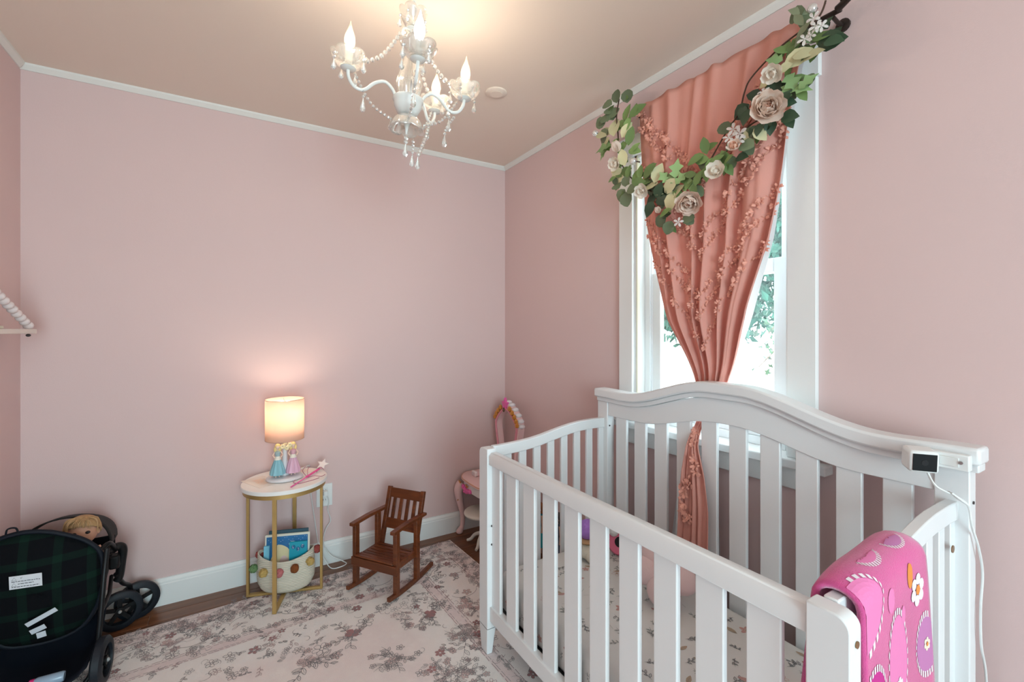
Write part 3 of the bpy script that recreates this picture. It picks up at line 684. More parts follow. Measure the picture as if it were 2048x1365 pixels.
GREENS = {'R': mat('eucalyptus_leaf', (.15, .19, .105), .6, rnd=.3), 'O': mat('oval_leaf', (.17, .27, .085), .55, rnd=.35), 'V': mat('cream_leaf', (.64, .60, .36), .6, rnd=.12),
          'D': mat('dark_rose_leaf', (.03, .065, .032), .5, rnd=.35), 'L': mat('light_leaf', (.28, .43, .18), .6, rnd=.2), 'G': mat('grey_green_leaf', (.22, .25, .15), .6, rnd=.2)}
def leaf_mesh(kind):
    b = MB()
    shape = {'R': [(0, .02), (.15, .3), (.4, .46), (.7, .42), (.92, .2), (1, 0)], 'O': [(0, .02), (.2, .2), (.45, .27), (.7, .22), (.9, .09), (1, 0)],
             'V': [(0, .02), (.2, .24), (.45, .33), (.7, .26), (.88, .12), (1, 0)], 'D': [(0, .02), (.18, .26), (.42, .36), (.68, .28), (.9, .1), (1, 0)],
             'L': [(0, .02), (.2, .3), (.33, .16), (.55, .38), (.68, .15), (1, 0)], 'G': [(0, .02), (.2, .13), (.45, .2), (.7, .14), (.9, .05), (1, 0)]}[kind]
    vs = []; 
    for x, w in shape:
        zc = -.18 * x * x; vs += [(x, -w, zc + w * .22), (x, 0, zc), (x, w, zc + w * .22)]
    fs = []
    for i in range(len(shape) - 1): fs += [(3 * i, 3 * i + 3, 3 * i + 4, 3 * i + 1), (3 * i + 1, 3 * i + 4, 3 * i + 5, 3 * i + 2)]
    b.add(vs, fs)
    return b.mesh('leaf', GREENS[kind], smooth=60)
LM = {k: leaf_mesh(k) for k in GREENS}
gd = thing('flower_garland', (1.49, 1.1, 2.1), 'garland of silk roses and green leaves hanging across curtain', 'garland')
STRAND = [(1.498, 2.367), (1.514, 2.295), (1.505, 2.211), (1.498, 2.119), (1.459, 2.028), (1.38, 1.951), (1.286, 1.884), (1.199, 1.842), (1.119, 1.851), (1.054, 1.908), (1.004, 1.938), (.947, 1.972), (.893, 2.012), (.826, 2.028), (.779, 2.08), (.756, 2.14), (.734, 2.191), (.699, 2.233), (.671, 2.262), (.66, 2.29)]
WIRE = [(1.108, 1.848), (1.071, 1.904), (1.014, 1.977), (.971, 2.03), (.929, 2.073), (.911, 2.13), (.893, 2.165), (.85, 2.195), (.794, 2.223), (.741, 2.238), (.685, 2.248), (.662, 2.285)]
VINE = mat('vine_brown', (.07, .035, .02), .7)
b = MB(); b.tube(smooth_path([(1.492, y, z) for y, z in STRAND], 5), .003, 6); b.build('vine', VINE, gd, smooth=60)
b = MB(); b.tube(smooth_path([(1.494, y, z) for y, z in WIRE], 5), .0026, 6); b.build('vine', VINE, gd, smooth=60)
LEAVES = [('R',1.502,2.367,80,0.038), ('R',1.540,2.353,160,0.037), ('R',1.447,2.347,85,0.040), ('R',1.537,2.306,100,0.046), ('R',1.603,2.302,190,0.040), ('R',1.563,2.300,150,0.042), ('O',1.456,2.274,75,0.053), ('O',1.400,2.262,25,0.058), ('O',1.438,2.218,60,0.044), ('O',1.429,2.160,65,0.053), ('O',1.414,2.105,-20,0.048), ('O',1.514,2.179,200,0.041), ('O',1.474,2.091,-80,0.045), ('V',1.517,2.232,95,0.064), ('V',1.579,2.241,165,0.065), ('V',1.450,2.194,40,0.049), ('V',1.489,2.024,200,0.067), ('V',1.511,2.053,160,0.050), ('V',1.563,2.196,215,0.046), ('L',1.563,2.168,185,0.060), ('L',1.589,2.159,220,0.047), ('V',1.450,2.072,100,0.053), ('R',1.499,1.970,140,0.036), ('R',1.474,1.935,230,0.040), ('R',1.438,1.908,-80,0.044), ('R',1.438,1.969,80,0.035), ('R',1.409,1.935,-20,0.035), ('O',1.517,2.010,190,0.032), ('O',1.400,1.976,10,0.061), ('O',1.363,1.987,95,0.043), ('O',1.317,1.974,25,0.058), ('O',1.380,1.956,-10,0.047), ('V',1.273,1.951,60,0.053), ('V',1.299,1.927,170,0.058), ('V',1.278,1.897,-20,0.049), ('V',1.216,1.888,20,0.056), ('D',1.304,1.870,200,0.050), ('D',1.265,1.881,60,0.045), ('D',1.299,1.832,240,0.046), ('D',1.253,1.850,-30,0.045), ('L',1.175,1.942,80,0.051), ('L',1.192,1.917,130,0.043), ('L',1.157,1.904,40,0.043), ('L',1.134,1.874,15,0.050), ('V',1.204,1.846,-95,0.055), ('V',1.187,1.861,30,0.047), ('O',1.240,1.837,150,0.036), ('O',1.216,1.795,200,0.040), ('R',1.248,1.768,200,0.036), ('R',1.204,1.737,250,0.036), ('R',1.134,1.754,-10,0.038), ('R',1.123,1.769,40,0.030), ('R',1.228,1.788,170,0.032), ('O',1.079,1.964,195,0.048), ('O',1.048,1.987,95,0.044), ('O',1.058,1.950,170,0.044), ('O',1.028,1.926,240,0.040), ('O',0.984,1.939,-70,0.050), ('O',1.008,1.928,20,0.036), ('O',1.094,1.852,-100,0.041), ('O',1.079,1.876,60,0.037), ('O',1.101,1.907,170,0.034), ('O',1.069,1.901,20,0.041), ('R',0.973,2.028,120,0.035), ('R',0.950,1.971,200,0.028), ('R',0.896,1.944,-20,0.037), ('D',0.919,1.913,-10,0.034), ('D',0.910,2.073,200,0.048), ('D',0.893,2.049,250,0.037), ('D',0.862,2.098,150,0.037), ('D',0.805,2.089,75,0.045), ('D',0.774,2.039,35,0.038), ('D',0.763,1.988,-20,0.041), ('D',0.845,1.987,-110,0.030), ('D',0.871,1.990,220,0.027), ('V',0.888,1.990,-80,0.047), ('V',0.854,1.974,-50,0.040), ('V',0.821,2.137,200,0.039), ('V',0.744,2.155,10,0.059), ('V',0.720,2.156,-10,0.046), ('V',0.694,2.137,5,0.042), ('L',0.752,2.096,-60,0.047), ('L',0.730,2.060,-20,0.046), ('L',0.708,2.066,30,0.039), ('L',0.767,2.072,-110,0.041), ('L',0.793,2.179,150,0.041), ('O',0.794,2.191,60,0.038), ('O',0.774,2.201,140,0.038), ('O',0.701,2.213,20,0.042), ('O',0.674,2.186,-5,0.039), ('D',0.654,2.164,-15,0.053), ('D',0.639,2.153,-20,0.038), ('D',0.654,2.208,45,0.026), ('G',0.727,2.295,140,0.046), ('G',0.720,2.257,120,0.043), ('G',0.706,2.231,210,0.039), ('G',0.715,2.217,230,0.037), ('O',0.737,2.205,200,0.037), ('O',0.752,2.190,240,0.034), ('V',0.759,2.139,190,0.034), ('O',0.813,2.114,170,0.029), ('D',0.821,1.991,-90,0.036), ('O',0.950,1.919,200,0.035), ('O',0.969,1.899,-60,0.039), ('O',1.038,1.901,-90,0.040), ('L',1.228,1.928,120,0.040), ('O',1.331,1.946,160,0.042), ('O',1.468,2.241,150,0.040), ('O',1.483,2.134,30,0.045), ('O',1.459,2.026,0,0.044), ('R',1.553,2.331,120,0.037), ('O',1.429,2.006,70,0.039)]
FLOWERS = [('rose',0.814,2.026,0.103), ('rose',1.098,1.809,0.094), ('smallrose',0.924,1.941,0.055), ('blossom',0.996,1.882,0.071), ('blossom',0.795,2.135,0.067), ('bud',1.477,2.118,0.062), ('blossom',1.487,2.065,0.067), ('blossom',1.336,1.909,0.063), ('bud',1.250,1.796,0.036), ('star',1.154,1.738,0.035), ('star',0.930,2.008,0.041), ('star',0.907,1.986,0.044), ('star',0.946,1.985,0.038), ('star',0.910,1.964,0.037), ('star',0.827,2.089,0.036), ('star',0.840,2.074,0.029), ('star',0.679,2.239,0.035), ('star',0.671,2.211,0.038), ('star',0.657,2.204,0.032), ('star',0.703,2.190,0.036), ('star',0.686,2.193,0.030)]
rg = random.Random(21)
for k, y, z, a, L in LEAVES:
    d = Vector((rg.uniform(-.35, .15), -math.cos(R(a)), math.sin(R(a)))); d.normalize()
    nrm = Vector((-1, rg.uniform(-.6, .1), rg.uniform(-.2, .6))); nrm = (nrm - d * nrm.dot(d)).normalized(); sy = nrm.cross(d)
    p = Vector((rg.uniform(1.468, 1.492), y, z)) - d * L * .5
    L *= 1.5
    M = Matrix(((d.x * L, sy.x * L, nrm.x * L, p.x), (d.y * L, sy.y * L, nrm.y * L, p.y), (d.z * L, sy.z * L, nrm.z * L, p.z), (0, 0, 0, 1)))
    inst('leaf', LM[k], gd, M)
    if rg.random() < .85:      # second leaf tucked behind
        a2 = R(a) + rg.choice((-1, 1)) * rg.uniform(.7, 1.3); d = Vector((.1, -math.cos(a2), math.sin(a2))).normalized(); sy = Vector((-1, 0, .1)).cross(d).normalized(); nn_ = d.cross(sy); L2 = L * .8
        p = Vector((1.487, y, z)) - d * L2 * .25
        inst('leaf', LM[rg.choice(('O', 'R', 'O') if k != 'D' else ('D',))], gd, Matrix(((d.x * L2, sy.x * L2, nn_.x * L2, p.x), (d.y * L2, sy.y * L2, nn_.y * L2, p.y), (d.z * L2, sy.z * L2, nn_.z * L2, p.z), (0, 0, 0, 1))))
def petal_mesh(m, cup=.5, tip=.0):
    b = MB()
    def f(u, v):
        a = (u - .5) * 2; w = math.sin(PI * min(1, .12 + v * .78)) ** .7 * .5
        return Vector((a * w, v - tip * a * a, cup * (v * v * .6 + a * a * .25) + .03 * math.sin(9 * u + 5 * v)))
    b.grid(6, 6, f); return b.mesh('petal', m, smooth=80)
BLUSH = cloth('blush_silk', (.98, .80, .70), .3, 200, .05); PEACH = cloth('peach_silk', (.95, .62, .48), .3, 200, .05); CREAMS = cloth('cream_silk', (.98, .87, .77), .3, 200, .05); WHITES = cloth('white_silk', (.88, .80, .76), .25, 200, .03)
PM = {m.name: petal_mesh(m) for m in (BLUSH, PEACH, CREAMS, WHITES)}
def rosette(name, c, n, dia, rings, core):
    """rings: (count, radius, tilt, scale, petal mesh)"""
    M0 = frame(c, n); b = MB(); b.ball((0, 0, .12 * dia), (.16 * dia, .16 * dia, .14 * dia), 10, 7); b.v = [M0 @ p for p in b.v]
    o = b.build(name, core, gd, smooth=60)
    for (cnt, rad, tilt, s, me) in rings:
        for k in range(cnt):
            a = 2 * PI * (k + .37 * rad * 10) / cnt
            M = M0 @ Matrix.Rotation(a, 4, 'Z') @ Matrix.Translation((0, rad * dia, 0)) @ Matrix.Rotation(R(tilt + rg.uniform(-8, 8)), 4, 'X') @ Matrix.Scale(s * dia, 4)
            inst('petal', me, o, M)
    return o
def star_mesh():
    b = MB()
    for k in range(5):
        a = 2 * PI * k / 5; c, s = math.cos(a), math.sin(a)
        b.add([(x * c - y * s, x * s + y * c, z) for x, y, z in ((0, 0, 0), (.25, -.11, .06), (.42, -.1, .03), (.5, 0, -.02), (.42, .1, .03), (.25, .11, .06))], [(0, 1, 2, 3, 4, 5)])
    b.ball((0, 0, .04), .06, 6, 4); return b.mesh('star_blossom', WHITES)
STAR = star_mesh()
for k, y, z, dia in FLOWERS:
    if k == 'rose':
        n = (-.72, -.62, -.12) if y < 1 else (-.6, -.3, -.62); c = (1.455, y, z)
        rosette('rose', c, n, dia, [(7, .12, 24, .50, PM['blush_silk']), (7, .13, 44, .50, PM['blush_silk']), (6, .12, 60, .48, PM['blush_silk']), (6, .09, 72, .42, PM['blush_silk']), (5, .06, 80, .36, PM['peach_silk']), (4, .03, 86, .30, PM['peach_silk'])], PEACH)
    elif k == 'smallrose': rosette('small_rose', (1.462, y, z), (-.8, -.3, .4), dia, [(5, .1, 35, .5, PM['blush_silk']), (5, .07, 62, .45, PM['peach_silk']), (4, .03, 80, .35, PM['peach_silk'])], PEACH)
    elif k == 'blossom': rosette('blossom', (1.466, y, z), (-.8, rg.uniform(-.5, .1), rg.uniform(-.6, .2)), dia, [(6, .06, 22, .52, PM['cream_silk']), (5, .05, 50, .42, PM['cream_silk'])], CREAMS)
    elif k == 'bud': rosette('rose_bud', (1.466, y, z), (-.6, -.1, .7), dia, [(4, .1, 68, .7, PM['blush_silk']), (3, .04, 80, .6, PM['cream_silk'])], CREAMS)
    else: inst('star_blossom', STAR, gd, frame((1.462, y, z), (-.85, rg.uniform(-.6, .1), rg.uniform(-.3, .5)), (0, rg.uniform(-1, 1), 1), dia * 1.15))
for p in ((1.49, 1.655, 2.268), (1.475, 1.395, 2.05), (1.50, .70, 2.292)):
    b = MB(); b.ball(p, .015, 14, 10); o = b.build('glass_bulb', CRYS, gd, smooth=60)
    b = MB(); b.tube([p, (p[0] + .004, p[1] - .012 * (1 if p[1] < 1 else 1), p[2] - .004), (p[0] + .005, p[1] - (.03 if p[1] > 1 else -.0), p[2] - .012)], .003, 6); b.build('bulb_stem', VINE, o)

gd.location.x -= .016
# ================================================================== CHANDELIER
TILT = .058
ch = thing('chandelier', (.507, 1.448, 2.47), 'small white chandelier with crystal beads and four candle bulbs', 'chandelier', rot=(0, TILT, R(-31.327)))
def cb(b, name, m, parent=None, sm=45, **k): return b.build(name, m, parent or ch, smooth=sm, local=True, **k)
b = MB(); b.lathe([(.05, 0), (.05, -.006), (.035, -.018), (.012, -.024), (1e-5, -.024)], 24); cb(b, 'ceiling_canopy', CHW)
for k in range(3):
    b = MB(); zc = -.033 - k * .019; ax = k % 2
    b.tube([(.0065 * math.cos(t) * (1 - ax), .0065 * math.cos(t) * ax, zc + .0125 * math.sin(t)) for t in [2 * PI * i / 14 for i in range(14)]], .002, 6, closed=True); cb(b, 'chain_link', CHW)
b = MB(); b.tube([(.008 * math.cos(t), 0, -.092 + .018 * math.sin(t)) for t in [2 * PI * i / 18 for i in range(18)]], .0028, 8, closed=True); cb(b, 'hanging_ring', CHW)
petal6 = lambda t, z: 1 + .10 * abs(math.sin(3 * t)) ** .7
def cup(b, z0, r0, r1, h, seg=48):
    pr_ = [(r0, z0), (lerp(r0, r1, .45), z0 + h * .15), (lerp(r0, r1, .8), z0 + h * .45), (lerp(r0, r1, .95), z0 + h * .8), (r1 * 1.03, z0 + h)]
    n = len(pr_); vs = []
    for i, (r, z) in enumerate(pr_):
        for k in range(seg):
            t = 2 * PI * k / seg; q = 1 + .13 * (i / (n - 1)) * (abs(math.sin(3 * t)) ** .6 - .5); vs.append((r * q * math.cos(t), r * q * math.sin(t), z - .15 * h * (i / (n - 1)) ** 2 * (1 - abs(math.sin(3 * t)) ** .6)))
    b.add(vs, [(i * seg + k, i * seg + (k + 1) % seg, (i + 1) * seg + (k + 1) % seg, (i + 1) * seg + k) for i in range(n - 1) for k in range(seg)])
b = MB(); cup(b, -.148, .012, .042, .058); cb(b, 'top_cup', GLASSC, sm=80, solid=.0015)
b = MB(); b.lathe([(.012, -.146), (.02, -.152), (.012, -.158), (.006, -.165), (.006, -.42), (.014, -.43), (1e-5, -.43)], 16); cb(b, 'stem', CHW)
for k in range(4):
    a = R(45 + 90 * k); b = MB(); P = smooth_path([(.008, -.158), (.028, -.162), (.034, -.178), (.026, -.195), (.01, -.2)], 5); b.tube([(p[0] * math.cos(a), p[0] * math.sin(a), p[1]) for p in P], .0042, 6); cb(b, 'crown_scroll', CHW, sm=60)
b = MB(); b.lathe([(.03, -.198), (.027, -.208), (.019, -.225), (.018, -.24), (.027, -.28), (.039, -.32), (.041, -.338), (.035, -.365), (.028, -.383)], 40, flute=lambda t, z: 1 + .05 * math.sin(10 * t)); cb(b, 'glass_column', GLASSC, sm=60)
b = MB(); b.lathe([(.03, -.381), (.049, -.383), (.05, -.39), (.046, -.396), (.044, -.41), (.034, -.43), (.02, -.441), (1e-5, -.442)], 36); cb(b, 'bowl', CHW)
b = MB(); cup(b, -.436, .016, .053, .052); b.v = [Vector((p.x, p.y, -.872 - p.z)) for p in b.v]; cb(b, 'bottom_cup', GLASSC, sm=80, solid=.0015)
b = MB(); b.lathe([(1e-5, -.44), (.012, -.445), (.013, -.455), (.006, -.48), (.003, -.497), (1e-5, -.5)], 14); cb(b, 'finial', CHW)
def bead_me(r, sq=1.0):
    b = MB(); b.lathe([(1e-5, -r * sq), (r * .7, -r * .75 * sq), (r, -r * .2 * sq), (r, r * .2 * sq), (r * .7, r * .75 * sq), (1e-5, r * sq)], 8); return b.mesh('bead', CRYS)
def drop_me(L, w):
    b = MB(); b.lathe([(1e-5, -L), (w * .55, -L * .96), (w, -L * .8), (w * .9, -L * .62), (w * .45, -L * .3), (w * .12, -L * .04), (1e-5, 0)], 8); return b.mesh('crystal_drop', CRYS)
BEAD, BEADS, DROP, DROPL = bead_me(.0075), bead_me(.0052), drop_me(.034, .0085), drop_me(.046, .0088)
WIREM = mat('silver_wire', (.75, .73, .70), .3, metal=.8)
def lmat(p, z=(0, 0, 1)): return frame(p, z)
def strand(pts, me, gap, end=None):
    P = smooth_path(pts, 10); b = MB(); b.tube(P, .0006, 4); s = cb(b, 'bead_strand', WIREM, sm=60); acc = 0; last = P[0]
    for i in range(1, len(P)):
        d = P[i] - P[i - 1]; L = d.length
        while acc + L >= gap:
            t = (gap - acc) / L; q = P[i - 1] + d * t; inst('bead', me, s, frame(q, d), world=False); d = P[i] - q; L = d.length; acc = 0
            P[i - 1] = q
        acc += L
    if end is not None: inst('crystal_drop', end, s, Matrix.Translation(P[-1]), world=False)
    return s
def hanging(p, n, end, me=BEADS):
    p = Vector(p); strand([p, p - Vector((0, 0, .004 + .0125 * n))], me, .0122, end)
ARMS = [(205, .190, 0), (292, .160, 1), (21, .187, 0), (72, .180, 0)]
CUPZ = -.337
for az, rad, frosted in ARMS:
    a = R(az); u = Vector((math.cos(a), math.sin(a), 0)); k = rad / .168
    P = smooth_path([u * (r * k if r > .045 else r) + Vector((0, 0, z)) for r, z in ((.040, -.388), (.047, -.364), (.068, -.348), (.095, -.360), (.124, -.391), (.150, -.388), (.166, -.362), (.168, CUPZ + .004))], 6)
    b = MB(); b.tube(P, .0055, 10); arm = cb(b, 'arm', CHW, sm=60)
    C = u * rad
    b = MB(); b.lathe([(.006, CUPZ - .006), (.02, CUPZ - .004), (.024, CUPZ), (.02, CUPZ + .003), (.008, CUPZ + .004)], 20, C); cb(b, 'drip_dish', CHW, arm)
    b = MB(); cup(b, CUPZ, .016, .052, .045); b.v = [p + C for p in b.v]; cb(b, 'glass_cup', GLASSC, arm, sm=80, solid=.0015)
    b = MB(); b.lathe([(.0115, CUPZ), (.0115, CUPZ + .05), (.0125, CUPZ + .052), (.011, CUPZ + .056), (1e-5, CUPZ + .056)], 18, C); cb(b, 'candle_sleeve', CHW, arm)
    z0 = CUPZ + .056
    prof = [(.009, z0), (.0145, z0 + .014), (.0168, z0 + .028), (.0155, z0 + .042), (.0105, z0 + .058), (.0055, z0 + .072), (.0026, z0 + .083), (.0012, z0 + .091), (1e-5, z0 + .092)]
    b = MB(); b.lathe(prof, 18, C); cb(b, 'bulb', FROST if frosted else BULBG, arm, sm=70)
    if not frosted:
        b = MB(); b.lathe([(1e-5, z0 + .008), (.0042, z0 + .012), (.0052, z0 + .026), (.0045, z0 + .042), (1e-5, z0 + .046)], 10, C); cb(b, 'filament', FILA, arm, sm=60)
    ld = bpy.data.lights.new('bulb_light', 'POINT'); ld.energy = CHANDELIER_W * (1.15 if frosted else 1); ld.color = (1, .93, .83); ld.shadow_soft_size = .012
    lo = bpy.data.objects.new('bulb_light', ld); COL.objects.link(lo); lo.parent = ch; lo.location = C + Vector((0, 0, z0 + .03))
    # swag of larger beads from the crown to this cup
    Q0 = u * .03 + Vector((0, 0, -.165)); Q1 = u * (rad - .045) + Vector((0, 0, -.305)); mid = (Q0 + Q1) / 2 + Vector((0, 0, -.028)) 
    strand([Q0, mid, Q1], BEAD, .0172)
    # lower swag from the cup back to the bottom cup
    Q0 = u * (rad - .02) + Vector((0, 0, CUPZ - .01)); Q1 = u * .05 + Vector((0, 0, -.462)); mid = (Q0 * .55 + Q1 * .45) + Vector((0, 0, -.03))
    strand([Q0, mid, Q1], BEADS, .0135)
    for da, n in ((-70, 1), (30, 2), (150, 1), (240, 2)):
        q = C + Vector((math.cos(a + R(da)), math.sin(a + R(da)), 0)) * .05 + Vector((0, 0, CUPZ + .034)); hanging(q, n, DROP)
    q = u * (rad * .74) + Vector((0, 0, -.40)); hanging(q, 1, DROPL)
hanging((0, 0, -.5), 2, DROPL, BEAD)
hanging((.012, .05, -.49), 4, DROPL); hanging((-.06, .02, -.43), 1, DROP)
strand([(.05, .12, -.40), (.045, .09, -.47), (.03, .055, -.55)], BEAD, .0142, DROPL)
strand([(.15, .06, -.40), (.125, .05, -.445), (.118, .05, -.47)], BEADS, .011, DROPL)
for k in range(6):
    a = R(60 * k + 20); hanging(Vector((.041 * math.cos(a), .041 * math.sin(a), -.105)), 1, DROP)

cp = thing('ceiling_cover_plate', (1.073, 1.91, ZC), 'round white cover plate on the ceiling near the corner', 'cover plate')
b = MB(); b.lathe([(.052, 0), (.052, -.005), (.048, -.008), (1e-5, -.009)], 32, (1.073, 1.91, ZC)); b.build('plate', CEIL, cp, smooth=40)
b = MB(); b.lathe([(.03, -.009), (.03, -.0105), (1e-5, -.0105)], 28, (1.073, 1.91, ZC)); b.build('plate_centre', CEIL, cp, smooth=40)

# ================================================================== RUG
RW, RL, RT = 1.9, 2.75, .007
rug = thing('area_rug', (1.155, 2.646, 0), 'large pale pink rug with faded floral border pattern', 'rug', rot=(0, 0, R(3.3)))
rm = mat('rug_pile', (.7, .6, .58), .95, bump=.5, bscale=350, spec=.05); nt = rm.node_tree; Lk = nt.links.new
tc = nt.nodes.new('ShaderNodeTexCoord'); sx = nt.nodes.new('ShaderNodeSeparateXYZ'); Lk(tc.outputs['Object'], sx.inputs[0])
def nmath(op, a, b_=None, c=None):
    n = nt.nodes.new('ShaderNodeMath'); n.operation = op
    for i, q in enumerate((a, b_, c)):
        if q is None: continue
        if isinstance(q, (int, float)): n.inputs[i].default_value = q
        else: Lk(q, n.inputs[i])
    return n.outputs[0]
ex = nmath('MINIMUM', nmath('MULTIPLY', sx.outputs['X'], -1), nmath('ADD', sx.outputs['X'], RW)); ey = nmath('MINIMUM', nmath('MULTIPLY', sx.outputs['Y'], -1), nmath('ADD', sx.outputs['Y'], RL))
ed = nmath('MINIMUM', ex, ey)
nz = nt.nodes.new('ShaderNodeTexNoise'); nz.inputs['Scale'].default_value = 5; nz.inputs['Detail'].default_value = 6; nz.inputs['Roughness'].default_value = .7; Lk(tc.outputs['Object'], nz.inputs['Vector'])
cr = nt.nodes.new('ShaderNodeValToRGB'); cr.color_ramp.interpolation = 'LINEAR'
IV, PK, PD = (.92, .87, .84, 1), (.88, .76, .74, 1), (.84, .70, .69, 1)
els = [(0, PK), (.10, PK), (.11, IV), (.29, IV), (.30, PD), (.345, PD), (.355, IV), (.47, IV), (.55, PK), (1, PK)]
while len(cr.color_ramp.elements) < len(els): cr.color_ramp.elements.new(.5)
for e, (p, c) in zip(cr.color_ramp.elements, els): e.position = p; e.color = c
Lk(nmath('ADD', ed, nmath('MULTIPLY', nmath('SUBTRACT', nz.outputs['Fac'], .5), .03)), cr.inputs['Fac'])
mx = nt.nodes.new('ShaderNodeMix'); mx.data_type = 'RGBA'; mx.inputs['B'].default_value = (.92, .84, .80, 1)
cr2 = nt.nodes.new('ShaderNodeValToRGB'); cr2.color_ramp.elements[0].position = .42; cr2.color_ramp.elements[1].position = .7; Lk(nz.outputs['Fac'], cr2.inputs['Fac'])
Lk(cr2.outputs['Color'], mx.inputs['Factor']); Lk(cr.outputs['Color'], mx.inputs['A']); Lk(mx.outputs['Result'], nt.nodes['Principled BSDF'].inputs['Base Color'])
b = MB(); b.box(-RW, 0, -RL, 0, .0003, RT); b.build('pile', rm, rug, bevel=.002, local=True)
rg = random.Random(31)
pr = Print(lambda u, v: ((u, v, RT), (0, 0, 1)), .0005)
def edge(u, v): return min(-u, u + RW, -v, v + RL)
def seen(u, v): return v > -2.2 
# border lines
for d, w, m in ((.012, .003, 1), (.102, .003, 0), (.112, .002, 1), (.292, .003, 1), (.305, .0016, 0), (.34, .0016, 0), (.35, .003, 1)):
    for seg in range(60):
        t0, t1 = seg / 60, (seg + rg.uniform(.5, 1)) / 60
        pr.line([(-RW + d + t * (RW - 2 * d), -d + rg.uniform(-.0012, .0012)) for t in (t0, t1)], w, m, taper=False)
        pr.line([(-d + rg.uniform(-.0012, .0012), -RL + d + t * (RL - 2 * d)) for t in (t0, t1)], w, m, taper=False)
def motif(c, t, s=1.0):
    th = rg.uniform(0, 6.3); m = rg.choice((0, 0, 0, 1, 2))
    if t < .28: pr.flower(c, rg.uniform(.014, .026) * s, rg.choice((5, 5, 6)), th, m, 3 if rg.random() < .10 else (4 if rg.random() < .3 else None), .0017)
    elif t < .62:
        for k in range(3): pr.leaf((c[0] + rg.uniform(-.015, .015), c[1] + rg.uniform(-.015, .015)), rg.uniform(0, 6.3), rg.uniform(.016, .03) * s, m, None, .0017)
    elif t < .85: pr.curl(c, rg.uniform(.014, .03) * s, th, rg.choice((-1, 1)) * rg.uniform(3, 5.5), m, .0019)
    else: pr.sprig(c, th, rg.uniform(.04, .07) * s, 5, rg, m, None, .0017, None)
for _ in range(13000):
    c = (rg.uniform(-RW, 0), rg.uniform(-2.2, 0)); e = edge(*c)
    if not seen(*c) or e < .012: continue
    corner = (abs(c[0] + .17) < .3 or abs(c[0] + RW - .17) < .3) and c[1] > -.45
    clump = math.sin(c[0] * 11 + 1) * math.sin(c[1] * 11 + .5) + .5 * math.sin(c[0] * 23 + c[1] * 17)
    if e < .1: p = .55
    elif e < .285: p = .40 if clump > -.1 else .07
    elif e < .35: p = .2
    elif e < .56: p = .26 if clump > .1 else .04
    else: p = 0
    if rg.random() < p: motif(c, rg.random())
# arcs of leafy scrolls in the wide band
for k in range(9):
    for c in ((-.12 - k * .2, -.20), (-.20, -.1 - k * .22)):
        pr.line([(c[0] + .07 * math.cos(t), c[1] + .055 * math.sin(t)) for t in [PI * (.05 + .9 * i / 14) * (1 if k % 2 else -1) for i in range(15)]], .0025, 0)
# bouquets scattered over the field
def rose_print(c, s, red):
    for k in range(7):
        a = rg.uniform(0, 6.3); pr.fill(pr.ell((c[0] + s * .35 * math.cos(a), c[1] + s * .3 * math.sin(a)), s * .38, s * .28, a, 9, .15), red)
    pr.lift += .0003
    for k in range(9):
        a = rg.uniform(0, 6.3); pr.curl((c[0] + s * .3 * math.cos(a), c[1] + s * .25 * math.sin(a)), s * .4, a, 3, 0, .002)
    pr.lift -= .0003
BQ = [(-.42, -.62), (-.66, -.80), (-.95, -.62), (-1.2, -.85), (-.75, -.55), (-.5, -1.0), (-1.0, -1.1), (-1.45, -.66), (-.8, -1.3), (-.36, -.86), (-1.35, -1.2), (-.55, -1.45), (-1.1, -1.5)]
for i, c in enumerate(BQ):
    s = rg.uniform(.8, 1.15)
    if i % 2 == 0:
        rose_print((c[0], c[1]), .045 * s, 3 if i % 4 == 0 else 4)
        for k in range(4): pr.sprig((c[0] + rg.uniform(-.02, .02), c[1] + rg.uniform(-.02, .02)), rg.uniform(0, 6.3), rg.uniform(.08, .13) * s, 6, rg, 0, None, .0022, 4 if k == 0 else None)
        pr.flower((c[0] + .06 * s, c[1] + .035 * s), .035 * s, 6, 0, 0, None, .002)
    else:
        for k in range(15):
            a = rg.uniform(0, 6.3); d = rg.uniform(.01, .12) * s; q = (c[0] + d * math.cos(a), c[1] + d * .8 * math.sin(a)); pr.flower(q, rg.uniform(.012, .02), 5, a, 0, 4 if rg.random() < .3 else None, .0019)
        for k in range(5): pr.sprig(c, rg.uniform(0, 6.3), .11 * s, 4, rg, 0, None, .0018)
o = pr.b.build('floral_print', [mat('charcoal_print', (.26, .235, .24), .95), mat('mauve_print', (.50, .36, .36), .95), mat('grey_print', (.42, .39, .39), .95), mat('wine_print', (.42, .22, .22), .95), mat('rose_print', (.66, .50, .48), .95)], rug, local=True, fixn=False); o['kind'] = 'stuff'

# ================================================================== SIDE TABLE AND WHAT STANDS ON IT
TCX, TCY, TZ1 = .216, 2.545, .578
tb = thing('side_table', (TCX, TCY, 0), 'round white side table on slim gold legs', 'table')
b = MB(); b.lathe([(.190, TZ1 - .02), (.194, TZ1 - .018), (.194, TZ1 - .002), (.192, TZ1), (1e-5, TZ1)], 64, (TCX, TCY, 0)); b.build('tabletop', TOPW, tb, smooth=35)
b = MB(); n = 64; vs = []
for z in (TZ1 - .04, TZ1 - .02):
    for r in (.178, .186): vs += [(TCX + r * math.cos(2 * PI * k / n), TCY + r * math.sin(2 * PI * k / n), z) for k in range(n)]
fs = [(a * n + k, a * n + (k + 1) % n, c * n + (k + 1) % n, c * n + k) for a, c in ((0, 1), (1, 3), (3, 2), (2, 0)) for k in range(n)]
b.add(vs, fs); b.build('ring', GOLD, tb, smooth=35)
LEGS = [(.055, 2.600), (.157, 2.378), (.377, 2.490), (.275, 2.712)]; zb = .0085
